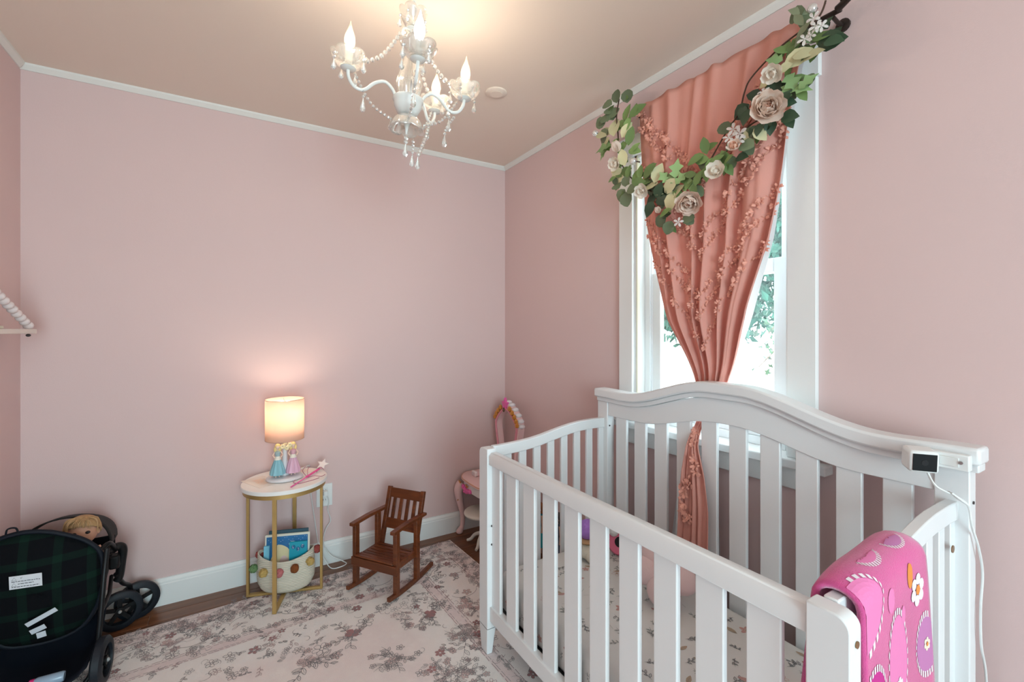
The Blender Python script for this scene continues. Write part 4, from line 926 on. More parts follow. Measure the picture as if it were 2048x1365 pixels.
for (x, y) in LEGS:
    th = math.atan2(y - TCY, x - TCX); M = Matrix.Translation((x, y, 0)) @ Matrix.Rotation(th, 4, 'Z')
    b = MB(); b.box(-.006, .006, -.009, .009, zb, TZ1 - .02, M); b.build('leg', GOLD, tb, bevel=.001)
for i, j in ((0, 2), (1, 3)):
    b = MB(); b.bar((*LEGS[i], .0145), (*LEGS[j], .0145), .018, .012); b.build('crossbar', GOLD, tb, bevel=.001)
# lamp with two generic gowned figurines
LX, LY = .214, 2.548
lp = thing('table_lamp', (LX, LY, TZ1), 'lit table lamp with peach drum shade and gowned figurines', 'lamp')
PORC = mat('pale_porcelain', (.74, .70, .72), .3)
b = MB(); b.lathe([(.072, .0006), (.08, .004), (.08, .012), (.074, .018), (.05, .021), (1e-5, .022)], 40, (LX, LY, TZ1), Matrix.Diagonal((1.05, .9, 1, 1))); b.build('base', PORC, lp, smooth=40)
b = MB(); b.lathe([(.022, .022), (.018, .05), (.012, .1), (.01, .16), (.01, .25), (.014, .255), (.014, .275), (1e-5, .275)], 18, (LX, LY, TZ1)); b.build('stem', PORC, lp, smooth=40)
SHADE = cloth('peach_shade', (.97, .79, .68), .62, 300, .03)
b = MB(); b.grid(56, 4, lambda u, v: Vector((LX + .088 * math.cos(2 * PI * u), LY + .088 * math.sin(2 * PI * u), lerp(.778, .980, v))), closeu=True); sh = b.build('shade', SHADE, lp, smooth=60, solid=.0012)
for z in (.779, .979):
    b = MB(); b.tube([(LX + .0882 * math.cos(t), LY + .0882 * math.sin(t), z) for t in [2 * PI * k / 56 for k in range(56)]], .0012, 6, closed=True); b.build('shade_rim', mat('shade_rim_%d' % int(z * 1000), (.55, .34, .25), .6), sh)
b = MB(); b.tube([(LX - .088, LY, .972), (LX, LY, .968), (LX + .088, LY, .972)], .0012, 6); b.tube([(LX, LY - .088, .972), (LX, LY, .968), (LX, LY + .088, .972)], .0012, 6); b.build('shade_spider', WIREM, sh)
b = MB(); b.ball((LX, LY, .892), (.026, .026, .034), 16, 10); b.build('lamp_bulb', mat('lit_lamp_bulb', (1, .9, .75), .5, emit=(1, .82, .58), es=12), lp, smooth=60)
ld = bpy.data.lights.new('lamp_light', 'POINT'); ld.energy = LAMP_W; ld.color = (1, .87, .70); ld.shadow_soft_size = .03
lo = bpy.data.objects.new('lamp_light', ld); COL.objects.link(lo); lo.parent = lp; lo.location = (0, 0, .935 - TZ1)
HAIRY = mat('yellow_hair', (.86, .66, .28), .6); SKINP = mat('figurine_skin', (.86, .62, .50), .5); CREAMB = mat('cream_bodice', (.84, .78, .68), .5)
for (dx, dy, mcol, top) in ((-.034, -.026, mat('powder_blue_gown', (.25, .50, .58), .45), mat('grey_blue_bodice', (.36, .48, .50), .5)), (.036, -.018, mat('lilac_pink_gown', (.72, .42, .55), .45), mat('rose_bodice', (.72, .40, .46), .5))):
    x, y, z = LX + dx, LY + dy, TZ1 + .02
    b = MB(); b.lathe([(.034, .016), (.033, .03), (.024, .06), (.014, .088), (.011, .094)], 40, (x, y, z), None, lambda t, q: 1 + .07 * math.sin(11 * t)); fg = b.build('gown', mcol, lp, smooth=50)
    b = MB(); b.lathe([(.011, .092), (.016, .088), (.013, .10), (.01, .105)], 18, (x, y, z)); b.build('peplum', CREAMB, fg, smooth=50)
    b = MB(); b.lathe([(.009, .102), (.013, .118), (.014, .126), (.006, .132)], 14, (x, y, z)); b.build('bodice', top, fg, smooth=50)
    b = MB()
    for s in (-1, 1):
        b.tube([(x + s * .008, y, z - .002), (x + s * .007, y, z + .02)], .0028, 6)
        b.tube([(x + s * .013, y, z + .126), (x + s * .022, y - .006, z + .112), (x + s * .014, y - .012, z + .1)], .003, 6)
    b.lathe([(.004, .13), (.004, .142)], 8, (x, y, z)); b.ball((x, y, z + .15), (.010, .010, .012), 12, 8); b.build('figure', SKINP, fg, smooth=50)
    b = MB(); b.ball((x, y + .003, z + .154), (.013, .012, .012), 12, 8); b.ball((x + .01, y + .004, z + .138), (.008, .008, .014), 10, 7); b.ball((x - .01, y + .004, z + .138), (.008, .008, .014), 10, 7); b.build('hair', HAIRY, fg, smooth=50)
for (dx, dy, dz) in ((-.012, -.03, .15), (.006, -.034, .142), (.02, -.03, .155), (0, -.022, .168)):
    b = MB()
    for k in range(6):
        a = k * PI / 3; b.ball((LX + dx + .007 * math.cos(a), LY + dy, TZ1 + .02 + dz + .007 * math.sin(a)), (.006, .004, .006), 8, 6)
    b.build('porcelain_flower', mat('butter_porcelain%d' % int(dz * 1000), (.88, .76, .48), .4), lp, smooth=60)
# lamp cord
cordp = [(LX + .05, LY + .06, TZ1 + .008), (.34, 2.70, .585), (.352, 2.735, .56), (.358, 2.735, .43), (.375, 2.735, .30), (.388, 2.735, .20), (.40, 2.725, .12), (.43, 2.70, .04), (.455, 2.66, .012), (.50, 2.65, .012), (.535, 2.67, .012), (.52, 2.695, .02), (.46, 2.715, .06), (.425, 2.735, .13), (.435, 2.735, .20), (.462, 2.735, .25), (.448, 2.742, .31), (.455, 2.738, .36), (.437, 2.735, .405)]
b = MB(); b.tube(smooth_path(cordp, 8), .0026, 6); b.build('cord', PLAST, lp, smooth=60)
b = MB(); b.box(.352, .366, 2.728, 2.742, .44, .475); b.build('cord_switch', PLAST, lp, bevel=.002)
b = MB(); b.box(.425, .447, 2.722, 2.7505, .395, .42); b.build('plug', PLAST, lp, bevel=.002)
ol = thing('wall_outlet', (.433, YB, .39), 'white double outlet plate on pink wall behind table', 'outlet')
b = MB(); b.box(.391, .475, YB - .006, YB, .328, .454); b.build('plate', PLAST, ol, bevel=.002)
for z in (.365, .418):
    b = MB(); b.box(.416, .45, YB - .008, YB - .005, z - .014, z + .014); o = b.build('socket', mat('socket_white%d' % int(z * 1000), (.78, .78, .77), .4), ol, bevel=.001)
    b = MB(); b.box(.425, .427, YB - .0084, YB - .0075, z - .004, z + .006); b.box(.438, .44, YB - .0084, YB - .0075, z - .004, z + .006); b.build('slots', MATS['dark_hole'], o)
# papers on the table
PAPER = mat('drawing_paper', (.86, .78, .72), .8)
def paper(name, pts, label, z, cols):
    t = thing(name, (pts[0][0], pts[0][1], z), label, 'drawing', 'children drawings on the table')
    b = MB(); b.prism([(x, y, z) for x, y in pts], (0, 0, .0008)); b.build('sheet', PAPER, t)
    P0, P1, P2, P3 = [Vector((x, y, 0)) for x, y in pts]
    pr = Print(lambda u, v: (P0.lerp(P1, u).lerp(P3.lerp(P2, u), v) + Vector((0, 0, z + .0008)), (0, 0, 1)), .0003)
    rg = random.Random(len(label))
    for k in range(5): pr.line([(.2 + .6 * (i / 9), .5 + .25 * math.sin(i * 1.7 + k) + rg.uniform(-.1, .1)) for i in range(10)], .02, k % len(cols))
    pr.b.build('crayon_marks', cols, t, fixn=False)
paper('child_drawing', [(.022, 2.615), (.10, 2.452), (.20, 2.50), (.12, 2.66)], 'paper with orange crayon drawing left of the lamp', TZ1 + .0004, [mat('orange_crayon', (.92, .62, .45), .9), mat('peach_crayon', (.92, .70, .58), .9)])
paper('child_drawing', [(.23, 2.665), (.30, 2.57), (.375, 2.62), (.305, 2.715)], 'pale drawing paper between lamp and star wand', TZ1 + .0004, [mat('pink_crayon', (.85, .62, .55), .9)])
wn = thing('toy_wand', (.22, 2.37, TZ1), 'pink ribboned toy wand with white star tip', 'wand')
w0, w1 = Vector((.226, 2.385, TZ1 + .004)), Vector((.385, 2.595, TZ1 + .012)); wdir = (w1 - w0).normalized()
b = MB(); b.tube([w0, w1], .003, 8); b.build('stick', MAGEN, wn, smooth=60)
Ms = frame(w1 + wdir * .03 + Vector((0, 0, .012)), (-.35, -.62, .70), wdir); b = MB(); st = [Vector(((.034 if k % 2 == 0 else .015) * math.cos(PI * k / 5), (.034 if k % 2 == 0 else .015) * math.sin(PI * k / 5), 0)) for k in range(10)]
b.prism([Ms @ p for p in st], Ms.to_3x3() @ Vector((0, 0, .005))); b.build('star', mat('pearl_white', (.86, .78, .76), .4), wn, bevel=.001)
b = MB(); b.tube([w0.lerp(w1, .5) + Vector((0, 0, .001)), w0.lerp(w1, .98) + Vector((0, 0, .001))], .0052, 8); b.build('ribbon_wrap', mat('bright_pink_ribbon', (.85, .10, .32), .5), wn, smooth=60)
for pts in ([(0, 0, .004), (.03, -.02, .012), (.062, -.012, .002), (.085, .012, .001)], [(0, 0, .004), (-.02, .02, .03), (-.012, .03, .045), (-.004, .034, .05)], [(0, 0, .004), (.004, .028, .035), (.018, .04, .045)], [(-.05, -.08, .004), (-.07, -.05, .003), (-.06, -.04, .012)], [(-.05, -.08, .003), (.02, -.05, .002), (.05, -.03, .002)], [(.05, .06, .004), (.07, .085, .022), (.088, .07, .012)]):
    b = MB(); c = w0.lerp(w1, .55); b.tube(smooth_path([(c.x + x, c.y + y, TZ1 + z) for x, y, z in pts], 6), .0015, 5); b.build('ribbon_string', mat('plum_ribbon%d' % len(MATS), (.38, .12, .20), .6), wn, smooth=60)

# ------------------------------------------------------------------ basket with pompoms and books
BD = Vector((.322, -.11, 0)).normalized(); BN = Vector((-BD.y, BD.x, 0)); BC = Vector((.222, 2.563, .0236))
bk = thing('woven_basket', tuple(BC), 'cream woven basket trimmed with coloured pompoms under the table', 'basket')
Mb = Matrix(((BD.x, BN.x, 0, BC.x), (BD.y, BN.y, 0, BC.y), (0, 0, 1, BC.z), (0, 0, 0, 1)))
BASK = mat('cotton_rope', (.74, .66, .54), .9, vary=.05, vscale=20)
nt = BASK.node_tree; wv = nt.nodes.new('ShaderNodeTexWave'); wv.bands_direction = 'Z'; wv.inputs['Scale'].default_value = 38; wv.inputs['Distortion'].default_value = .4
tcb = nt.nodes.new('ShaderNodeTexCoord'); bpn = nt.nodes.new('ShaderNodeBump'); bpn.inputs['Strength'].default_value = .8; bpn.inputs['Distance'].default_value = .003
nt.links.new(tcb.outputs['Object'], wv.inputs['Vector']); nt.links.new(wv.outputs['Fac'], bpn.inputs['Height']); nt.links.new(bpn.outputs['Normal'], nt.nodes['Principled BSDF'].inputs['Normal'])
def bask(u, v, ins=0):
    t = 2 * PI * u; zz = [0, .012, .05, .095, .13, .16]; rx = [.085, .112, .130, .134, .13, .128]; ry = [.05, .066, .074, .074, .07, .068]
    z = lerp(0, .16, v); z += (.035 * math.cos(t) ** 2 if v > .5 else 0) * (v - .5) * 2
    a = interp(lerp(0, .16, v), zz, rx) - ins; c = interp(lerp(0, .16, v), zz, ry) - ins
    return Mb @ Vector((a * math.cos(t), c * math.sin(t), z))
b = MB(); b.grid(48, 18, lambda u, v: bask(u, v), closeu=True); nn_ = 48
b.add([bask(k / 48, 0) for k in range(48)], [tuple(range(48))]); b.build('body', BASK, bk, smooth=70, solid=.005)
POMS = [('sage_pompom', (.14, .24, .10), -.142, -.03, .125), ('mustard_pompom', (.52, .34, .11), -.085, -.072, .118), ('rose_pompom', (.55, .17, .17), -.012, -.085, .115), ('rust_pompom', (.22, .06, .012), .058, -.08, .128), ('mustard_pompom', (.55, .32, .09), .122, -.045, .14), ('brick_pompom', (.36, .07, .06), .142, .02, .17), ('brick_pompom', (.36, .08, .08), -.132, .03, .165)]
for nm, col, x, y, z in POMS:
    b = MB(); b.ball(Mb @ Vector((x, y, z)), .02, 14, 10); rgp = random.Random(int(x * 1000))
    b.v = [p + Vector((rgp.uniform(-1, 1), rgp.uniform(-1, 1), rgp.uniform(-1, 1))) * .0022 for p in b.v]
    b.build('pompom', MATS.get(nm) or mat(nm, col, .95, bump=1, bscale=300), bk)
def book(name, x0, x1, y, z0, z1, th, cover, label, tilt, art=None):
    Mk = Mb @ Matrix.Translation((0, y, 0)) @ Matrix.Rotation(R(tilt), 4, 'X')
    t = thing(name, tuple(Mk @ Vector(((x0 + x1) / 2, 0, z0))), label, 'book', 'books in the basket')
    b = MB(); b.box(x0, x1, -.001, 0, z0, z1, Mk); b.box(x0, x1, th, th + .001, z0, z1, Mk); b.box(x0, x0 + .001, 0, th, z0, z1, Mk); b.build('cover', cover, t)
    b = MB(); b.box(x0 + .001, x1 - .003, .0002, th - .0002, z0 + .002, z1 - .003, Mk); b.build('pages', PAPER, t)
    if art:
        pr = Print(lambda u, v: (Mk @ Vector((lerp(x0, x1, u), -.001, lerp(z0, z1, v))), Mk.to_3x3() @ Vector((0, -1, 0))), .0004); art[1](pr); pr.b.build('cover_art', art[0], t, fixn=False)['kind'] = 'stuff'
BLUEC = mat('blue_cover', (.02, .16, .38), .35, vary=.4, vscale=18); CREAMC = mat('cream_cover', (.82, .78, .66), .4); TEALC = mat('teal_cover', (.015, .34, .46), .3); PALEC = mat('pale_blue_cover', (.22, .58, .75), .35); DARKC = mat('dark_cover', (.04, .10, .14), .4)
def art_blue(p):
    q = lambda pts: [(max(.02, min(.98, a)), b_) for a, b_ in pts]
    p.fill([(.03, .03), (.96, .03), (.96, .95), (.03, .95)], 0); p.lift += .0003
    p.fill(p.ell((.62, .76), .09, .06, 0, 16), 1); p.fill(p.ell((.4, .42), .2, .36, .2, 18, .08), 2); p.fill(p.ell((.2, .3), .1, .22, 0, 14, .1), 2); p.fill(p.ell((.78, .3), .13, .22, 0, 14, .1), 3); p.lift += .0003
    p.fill(p.ell((.44, .30), .11, .2, .1, 16), 4)
    for k in range(20): p.fill(p.ell((.08 + .045 * k, .88 + .05 * math.sin(k * 5)), .006, .006, 0, 6), 1)
book('picture_book', -.098, .110, -.016, .06, .270, .006, CREAMC, 'large cream edged picture book with night blue cover', -4, ([BLUEC, mat('moon_white', (.8, .86, .88), .5), mat('pale_yellow_art', (.78, .66, .40), .5), mat('turquoise_art', (.05, .45, .60), .5), mat('blush_art', (.78, .56, .52), .5)], art_blue))
book('picture_book', -.085, .10, -.002, .06, .283, .008, DARKC, 'dark covered book standing rearmost in the basket', -4)
def art_teal(p):
    for c in ((.24, .86), (.5, .8), (.76, .86), (.3, .35)):
        p.fill(p.ell(c, .12, .06, 0, 14), 0); 
    p.lift += .0003
    for c in ((.24, .86), (.5, .8), (.76, .86), (.3, .35)): p.curl(c, .06, c[0] * 9, 4, 1, .02)
    p.fill([(.62, .1), (.97, .1), (.97, .5), (.7, .5)], 2)
book('sound_book', .018, .100, -.031, .06, .232, .008, TEALC, 'small teal board book with round dark badges', -4, ([mat('navy_badge', (.01, .14, .28), .4), mat('lilac_badge', (.62, .5, .68), .5), mat('lilac_panel', (.72, .42, .68), .5)], art_teal))
book('slim_book', -.100, -.076, -.029, .06, .222, .008, PALEC, 'slim sky blue book at left end of basket', -4)

# ================================================================== ROCKING CHAIR (local: x across, y backwards)
rc = thing('rocking_chair', (.554, 2.2755, RT + .0012), 'small dark brown wooden rocking chair with slatted back', 'chair', rot=(0, 0, R(-55.2)))
def rcb(b, name, sm=0): return b.build(name, MAHOG, rc, local=True, bevel=.0018, smooth=sm)
rock = lambda y: .42 * (y - .17) ** 2
for s in (-1, 1):
    x = s * .128
    yy = [lerp(0, .37, i / 16) for i in range(17)]
    b = MB(); b.strip([(x - .009, y, rock(y)) for y in yy], [(x - .009, y, rock(y) + .02) for y in yy], (.018, 0, 0)); rcb(b, 'rocker', 40)
    b = MB(); b.box(x - .011, x + .011, .048, .076, rock(.06) + .014, .322); rcb(b, 'front_leg')
    b = MB(); b.box(x - .011, x + .011, .215, .243, rock(.23) + .014, .322); rcb(b, 'rear_leg')
    b = MB(); b.strip([(x - .013, .028, .320), (x - .013, .15, .324), (x - .013, .30, .322)], [(x - .013, .028, .336), (x - .013, .15, .341), (x - .013, .30, .336)], (.028 if s < 0 else .028, 0, 0)); rcb(b, 'arm')
    b = MB(); b.bar((x * .86, .232, .125), (x * .86, .315, .44), .022, .02, (0, -1, .2)); rcb(b, 'back_post')
    b = MB(); b.box(x - .009 - s * .011, x + .009 - s * .011, .05, .25, .128, .160); rcb(b, 'side_rail')
b = MB(); b.box(-.139, .139, .038, .05, .12, .162); rcb(b, 'front_rail')
for k in range(7):
    y = .040 + k * .0285; z = .166 - .016 * (y - .04) / .2 - .006 * math.sin(PI * k / 6)
    b = MB(); b.box(-.116, .116, y, y + .0185, z, z + .009); rcb(b, 'seat_slat')
def bp(t): return Vector((0, lerp(.232, .315, t), lerp(.125, .44, t)))
nb = Vector((0, -.9669, .2548))
def crossrail(t0, t1, name, w=.11):
    b = MB(); a, c = bp(t0), bp(t1); b.bar(a + Vector((-w, 0, 0)) + (c - a) / 2, a + Vector((w, 0, 0)) + (c - a) / 2, .014, (c - a).length, (0, .083, .315)); rcb(b, name)
crossrail(.83, .985, 'top_rail'); crossrail(.34, .50, 'lower_rail')
for k in range(4):
    x = -.066 + k * .044; b = MB(); b.bar(bp(.49) + Vector((x, 0, 0)), bp(.84) + Vector((x, 0, 0)), .022, .007, nb); rcb(b, 'back_slat')

# ================================================================== TOY VANITY AND STOOL IN THE CORNER
va = thing('toy_vanity', (1.42, 2.52, 0), 'pink toy vanity table with arched mirror frame in corner', 'vanity')
VX0, VX1, VY0, VY1, VZ = 1.235, 1.56, 2.30, 2.735, .392
def vtop(ins, z):
    pts = []
    for i in range(40):
        t = 2 * PI * i / 40; c, s = math.cos(t), math.sin(t)
        ex_ = lambda q: math.copysign(abs(q) ** .45, q)
        x = (VX0 + VX1) / 2 + ((VX1 - VX0) / 2 - ins) * ex_(c); y = (VY0 + VY1) / 2 + ((VY1 - VY0) / 2 - ins) * ex_(s)
        if c < 0: x -= .012 * math.cos(s * 4)
        pts.append((x, y, z))
    return pts
b = MB(); rs = [vtop(.004, VZ - .018), vtop(-.002, VZ - .012), vtop(0, VZ - .004), vtop(.006, VZ)]
b.add([p for r_ in rs for p in r_], [(i * 40 + k, i * 40 + (k + 1) % 40, (i + 1) * 40 + (k + 1) % 40, (i + 1) * 40 + k) for i in range(3) for k in range(40)] + [tuple(range(40))[::-1], tuple(range(120, 160))]); b.build('tabletop', PINKL, va, smooth=40)
b = MB(); b.tube([Vector(p) for p in vtop(.001, VZ - .005)], .0035, 6, closed=True); b.build('gold_edge', mat('rose_gold_edge', (.72, .36, .22), .4), va, smooth=60)
b = MB(); rs = [vtop(.014, VZ - .07), vtop(.012, VZ - .018)]; b.add([p for r_ in rs for p in r_], [(k, (k + 1) % 40, 40 + (k + 1) % 40, 40 + k) for k in range(40)] + [tuple(range(40))[::-1]]); b.build('drawer_apron', mat('ivory_plastic', (.80, .72, .68), .4), va, smooth=40)
for yk in (2.56, 2.66):
    b = MB(); b.tube(smooth_path([(1.236, yk + .03, .352), (1.23, yk + .015, .36), (1.23, yk, .348), (1.23, yk - .012, .358)], 5), .0035, 6); b.build('scroll', GOLDP, va, smooth=60)
b = MB()
for y_, z_, r_ in ((2.62, .335, .02), (2.595, .328, .018), (2.575, .318, .02), (2.55, .325, .018), (2.60, .312, .014), (2.525, .33, .018)): b.ball((1.235, y_, z_), (.012, r_, r_ * .8), 12, 8)
b.build('bow', MAGEN, va, smooth=60)
for x, y, sx in ((1.262, 2.705, -1), (1.262, 2.335, -1), (1.53, 2.705, 1), (1.53, 2.335, 1)):
    P = smooth_path([(x, y, .33), (x + sx * .022, y, .29), (x + sx * .014, y, .22), (x - sx * .006, y, .13), (x - sx * .004, y, .05), (x + sx * .016, y, .022)], 6); n = len(P)
    b = MB(); b.tube(P, [interp(i / (n - 1), [0, .2, .5, .8, .93, 1], [.032, .03, .019, .014, .02, .018]) for i in range(n)], 12); b.ball((x + sx * .014, y, .019), (.024, .02, .019), 12, 8); lg = b.build('leg', PINKL, va, smooth=60)
    if y > 2.6 and sx < 0:
        b = MB(); b.tube(smooth_path([(x - .034, y - .012, .235), (x - .036, y - .015, .225), (x - .034, y - .02, .236), (x - .03, y - .012, .222)], 4), .002, 5); b.build('leg_motif', GOLDP, lg)
MXX = 1.50
MIR = [(2.43, .40), (2.425, .5), (2.41, .60), (2.392, .68), (2.385, .72), (2.40, .76), (2.44, .80), (2.49, .835), (2.54, .852), (2.59, .83), (2.64, .79), (2.675, .75), (2.682, .71), (2.675, .66), (2.655, .58), (2.645, .5), (2.64, .40)]
P = smooth_path([(MXX, y, z) for y, z in MIR], 5); cy, cz = 2.535, .60
def inner(p, k): return Vector((p.x, lerp(cy, p.y, k), lerp(cz, p.z, k)))
b = MB(); n = len(P); A = P; B = [inner(p, .84) for p in P]; D = Vector((.045, 0, 0))
vs = A + B + [p + D for p in A] + [p + D for p in B]; b.add(vs, [f for i in range(n - 1) for f in ((i, i + 1, n + i + 1, n + i), (2 * n + i, 3 * n + i, 3 * n + i + 1, 2 * n + i + 1), (i, 2 * n + i, 2 * n + i + 1, i + 1), (n + i, n + i + 1, 3 * n + i + 1, 3 * n + i))]); b.build('mirror_frame', PINKL, va, smooth=50, bevel=.003)
b = MB(); b.tube([inner(p, .87) + Vector((-.004, 0, 0)) for p in P[8:-8]], .007, 8); b.build('inner_moulding', PINKP, va, smooth=60)
b = MB(); b.box(MXX + .01, MXX + .03, 2.44, 2.64, .388, .43); b.build('mirror_foot', PINKL, va, bevel=.004)
for i0, i1, s in ((22, 36, 1), (46, 58, -1)):
    b = MB()
    for k in range(i0, i1, 3):
        p = inner(P[k], .97); b.ball((p.x - .008, p.y, p.z), (.012, .017, .015), 10, 7); b.ball((p.x - .012, p.y - .008, p.z + .01), (.009, .011, .01), 8, 6)
    b.build('gilt_scroll', GOLDP, va, smooth=60)
b = MB()
for k in range(20, 64, 4): b.ball(P[k] + Vector((.022, 0, .004)), (.024, .018, .014), 10, 7)
b.build('white_crest', mat('pearl_plastic', (.85, .78, .80), .35), va, smooth=60)
b = MB(); b.prism([(MXX - .012, 2.545 + .05 * c, .845 + .05 * s) for c, s in ((0, .9), (.25, .3), (.7, .35), (.45, -.15), (.4, -.75), (0, -.4), (-.4, -.75), (-.45, -.15), (-.7, .35), (-.25, .3))], (.02, 0, 0)); b.build('pink_crest', MAGEN, va, bevel=.004)
b = MB(); b.ball((MXX - .014, 2.545, .81), (.006, .01, .015), 10, 7); b.build('jewel', mat('brown_jewel', (.10, .05, .02), .2), va, smooth=60)
hb = thing('toy_box', (1.34, 2.62, VZ), 'small pale pink box lying on the toy vanity', 'toy')
b = MB(); b.box(1.30, 1.40, 2.585, 2.635, VZ + .0005, VZ + .03); b.build('box_body', PINKL, hb, bevel=.008)
b = MB(); b.box(1.298, 1.32, 2.582, 2.638, VZ + .0005, VZ + .034); b.build('box_cap', mat('blush_white', (.84, .72, .72), .4), hb, bevel=.008)
so = thing('toy_stool', (1.31, 2.50, 0), 'round ivory toy stool tucked under the pink vanity', 'stool')
IVO = mat('ivory_stool', (.76, .70, .62), .4)
b = MB(); b.lathe([(.10, .188), (.114, .192), (.117, .20), (.112, .208), (.1, .212), (1e-5, .213)], 36, (1.31, 2.50, 0)); b.build('seat', IVO, so, smooth=40)
b = MB(); b.lathe([(.03, .03), (.018, .06), (.014, .11), (.02, .16), (.05, .188)], 20, (1.31, 2.50, 0)); b.build('pedestal', IVO, so, smooth=40)
for k in range(4):
    a = R(40 + 90 * k); P2 = smooth_path([(1.31 + r_ * math.cos(a), 2.50 + r_ * math.sin(a), z_) for r_, z_ in ((.01, .07), (.05, .055), (.08, .022), (.105, .011))], 5); b = MB(); b.tube(P2, [.013 - .0003 * i for i in range(len(P2))], 8); b.build('foot', IVO, so, smooth=60)

# ================================================================== DOLL STROLLER
ST = thing('doll_stroller', (-.6, 2.4, 0), 'black doll stroller with dark green plaid seat by wall', 'stroller')
PLAID = mat('dark_plaid', (.012, .016, .016), .9, spec=.1, bump=.3, bscale=300); nt = PLAID.node_tree; Lk = nt.links.new
tc = nt.nodes.new('ShaderNodeTexCoord'); sx = nt.nodes.new('ShaderNodeSeparateXYZ'); Lk(tc.outputs['Object'], sx.inputs[0])
def stripe(o, sc, ph, wd):
    n = nmath('FRACT', nmath('ADD', nmath('MULTIPLY', o, sc), ph)); return nmath('LESS_THAN', nmath('ABSOLUTE', nmath('SUBTRACT', n, .5)), wd)
gsum = nmath('ADD', nmath('MULTIPLY', stripe(sx.outputs['X'], 11, .05, .14), .5), nmath('MULTIPLY', stripe(sx.outputs['Z'], 11, .2, .14), .5))
mx = nt.nodes.new('ShaderNodeMix'); mx.data_type = 'RGBA'; mx.inputs['A'].default_value = (.0045, .005, .0065, 1); mx.inputs['B'].default_value = (.006, .020, .014, 1)
Lk(gsum, mx.inputs['Factor']); Lk(mx.outputs['Result'], nt.nodes['Principled BSDF'].inputs['Base Color'])
NAVY = mat('navy_nylon', (.004, .006, .012), .6, spec=.25)
# seat back panel: a rounded bulging shell
OUT = [(-.763, .55), (-.72, .578), (-.66, .588), (-.60, .578), (-.55, .556), (-.505, .530), (-.47, .498), (-.447, .46), (-.44, .40), (-.443, .33), (-.46, .255), (-.50, .19), (-.56, .165), (-.64, .165), (-.71, .185), (-.755, .25), (-.77, .33), (-.772, .42), (-.77, .49)]
OP = smooth_path([(x, 2.33, z) for x, z in OUT + [OUT[0]]], 3)[:-1]; cxs, czs = -.605, .37
b = MB(); n = len(OP); vs = []; K = 9
for k in range(K):
    t = k / (K - 1)
    for p in OP: vs.append(Vector((lerp(p.x, cxs, t), 2.345 - .05 * math.sin(PI / 2 * t ** .7) - .03 * (p.z - .37), lerp(p.z, czs, t))))
b.add(vs, [(k * n + i, k * n + (i + 1) % n, (k + 1) * n + (i + 1) % n, (k + 1) * n + i) for k in range(K - 1) for i in range(n)]); b.build('seat_panel', PLAID, ST, smooth=70, solid=.004)
b = MB(); b.tube([Vector((p.x, 2.345 - .03 * (p.z - .37), p.z)) for p in OP], .009, 8, closed=True); b.build('panel_piping', NAVY, ST, smooth=60)
# seat body behind the panel and hood wing round the doll
b = MB(); b.grid(16, 8, lambda u, v: Vector((lerp(-.76, -.455, u), lerp(2.36, 2.62, v), .19 + .14 * v + .05 * (2 * u - 1) ** 2))); b.build('seat_base', NAVY, ST, smooth=70, solid=.01)
def hood(u, v):
    a = PI * u; return Vector((-.605 + .148 * math.cos(a), lerp(2.566, 2.69, v), .40 + (.148 - .03 * v) * math.sin(a) ** .8 if 0 < u < 1 else .40))
b = MB(); b.grid(24, 6, hood); b.build('hood', mat('charcoal_nylon', (.012, .010, .010), .7), ST, smooth=70, solid=.006)
b = MB(); b.box(-.757, -.453, 2.632, 2.64, .30, .42); b.build('seat_front', NAVY, ST, bevel=.003)
b = MB(); b.tube(smooth_path([(-.452, 2.37, .46), (-.432, 2.40, .47), (-.428, 2.46, .43), (-.43, 2.50, .40)], 5), .009, 8); b.build('hood_strut', BLKM, ST, smooth=60)
b = MB(); b.tube(smooth_path([(-.70, 2.33, .594), (-.695, 2.33, .612), (-.675, 2.33, .612), (-.668, 2.33, .592)], 5), .003, 6); b.build('strap_loop', NAVY, ST, smooth=60)
# arm loop and front fork at right
b = MB(); b.tube(smooth_path([(-.455, 2.48, .405), (-.42, 2.50, .415), (-.407, 2.51, .395), (-.412, 2.515, .34), (-.42, 2.52, .28), (-.428, 2.52, .262)], 6), [.016] * 31, 10); b.build('bumper_arm', BLKM, ST, smooth=60)
b = MB(); b.box(-.447, -.412, 2.47, 2.52, .33, .385); b.build('hinge', BLK, ST, bevel=.008)
b = MB(); b.tube(smooth_path([(-.428, 2.50, .30), (-.415, 2.56, .23), (-.405, 2.65, .17), (-.403, 2.67, .10)], 5), .009, 8); b.build('front_fork', BLKM, ST, smooth=60)
b = MB(); b.tube(smooth_path([(-.77, 2.50, .30), (-.765, 2.56, .23), (-.75, 2.65, .17), (-.745, 2.67, .10)], 5), .009, 8); b.build('front_fork', BLKM, ST, smooth=60)
for s in (-.428, -.772):
    b = MB(); b.tube(smooth_path([(s, 2.345, .47), (s - .002, 2.31, .38), (s - .008, 2.28, .22), (s - .016, 2.262, .09)], 6), .009, 8); b.build('push_bar', BLKM, ST, smooth=60)
b = MB(); b.tube(smooth_path([(-.444, 2.25, .10), (-.458, 2.22, .055), (-.50, 2.20, .032), (-.60, 2.19, .03), (-.70, 2.20, .032), (-.756, 2.22, .055), (-.77, 2.25, .10)], 6), .008, 8); b.build('rear_axle_bar', BLKM, ST, smooth=60)
b = MB(); b.tube([(-.44, 2.49, .30), (-.43, 2.40, .27), (-.435, 2.29, .25)], .007, 8); b.build('side_link', BLKM, ST, smooth=60)
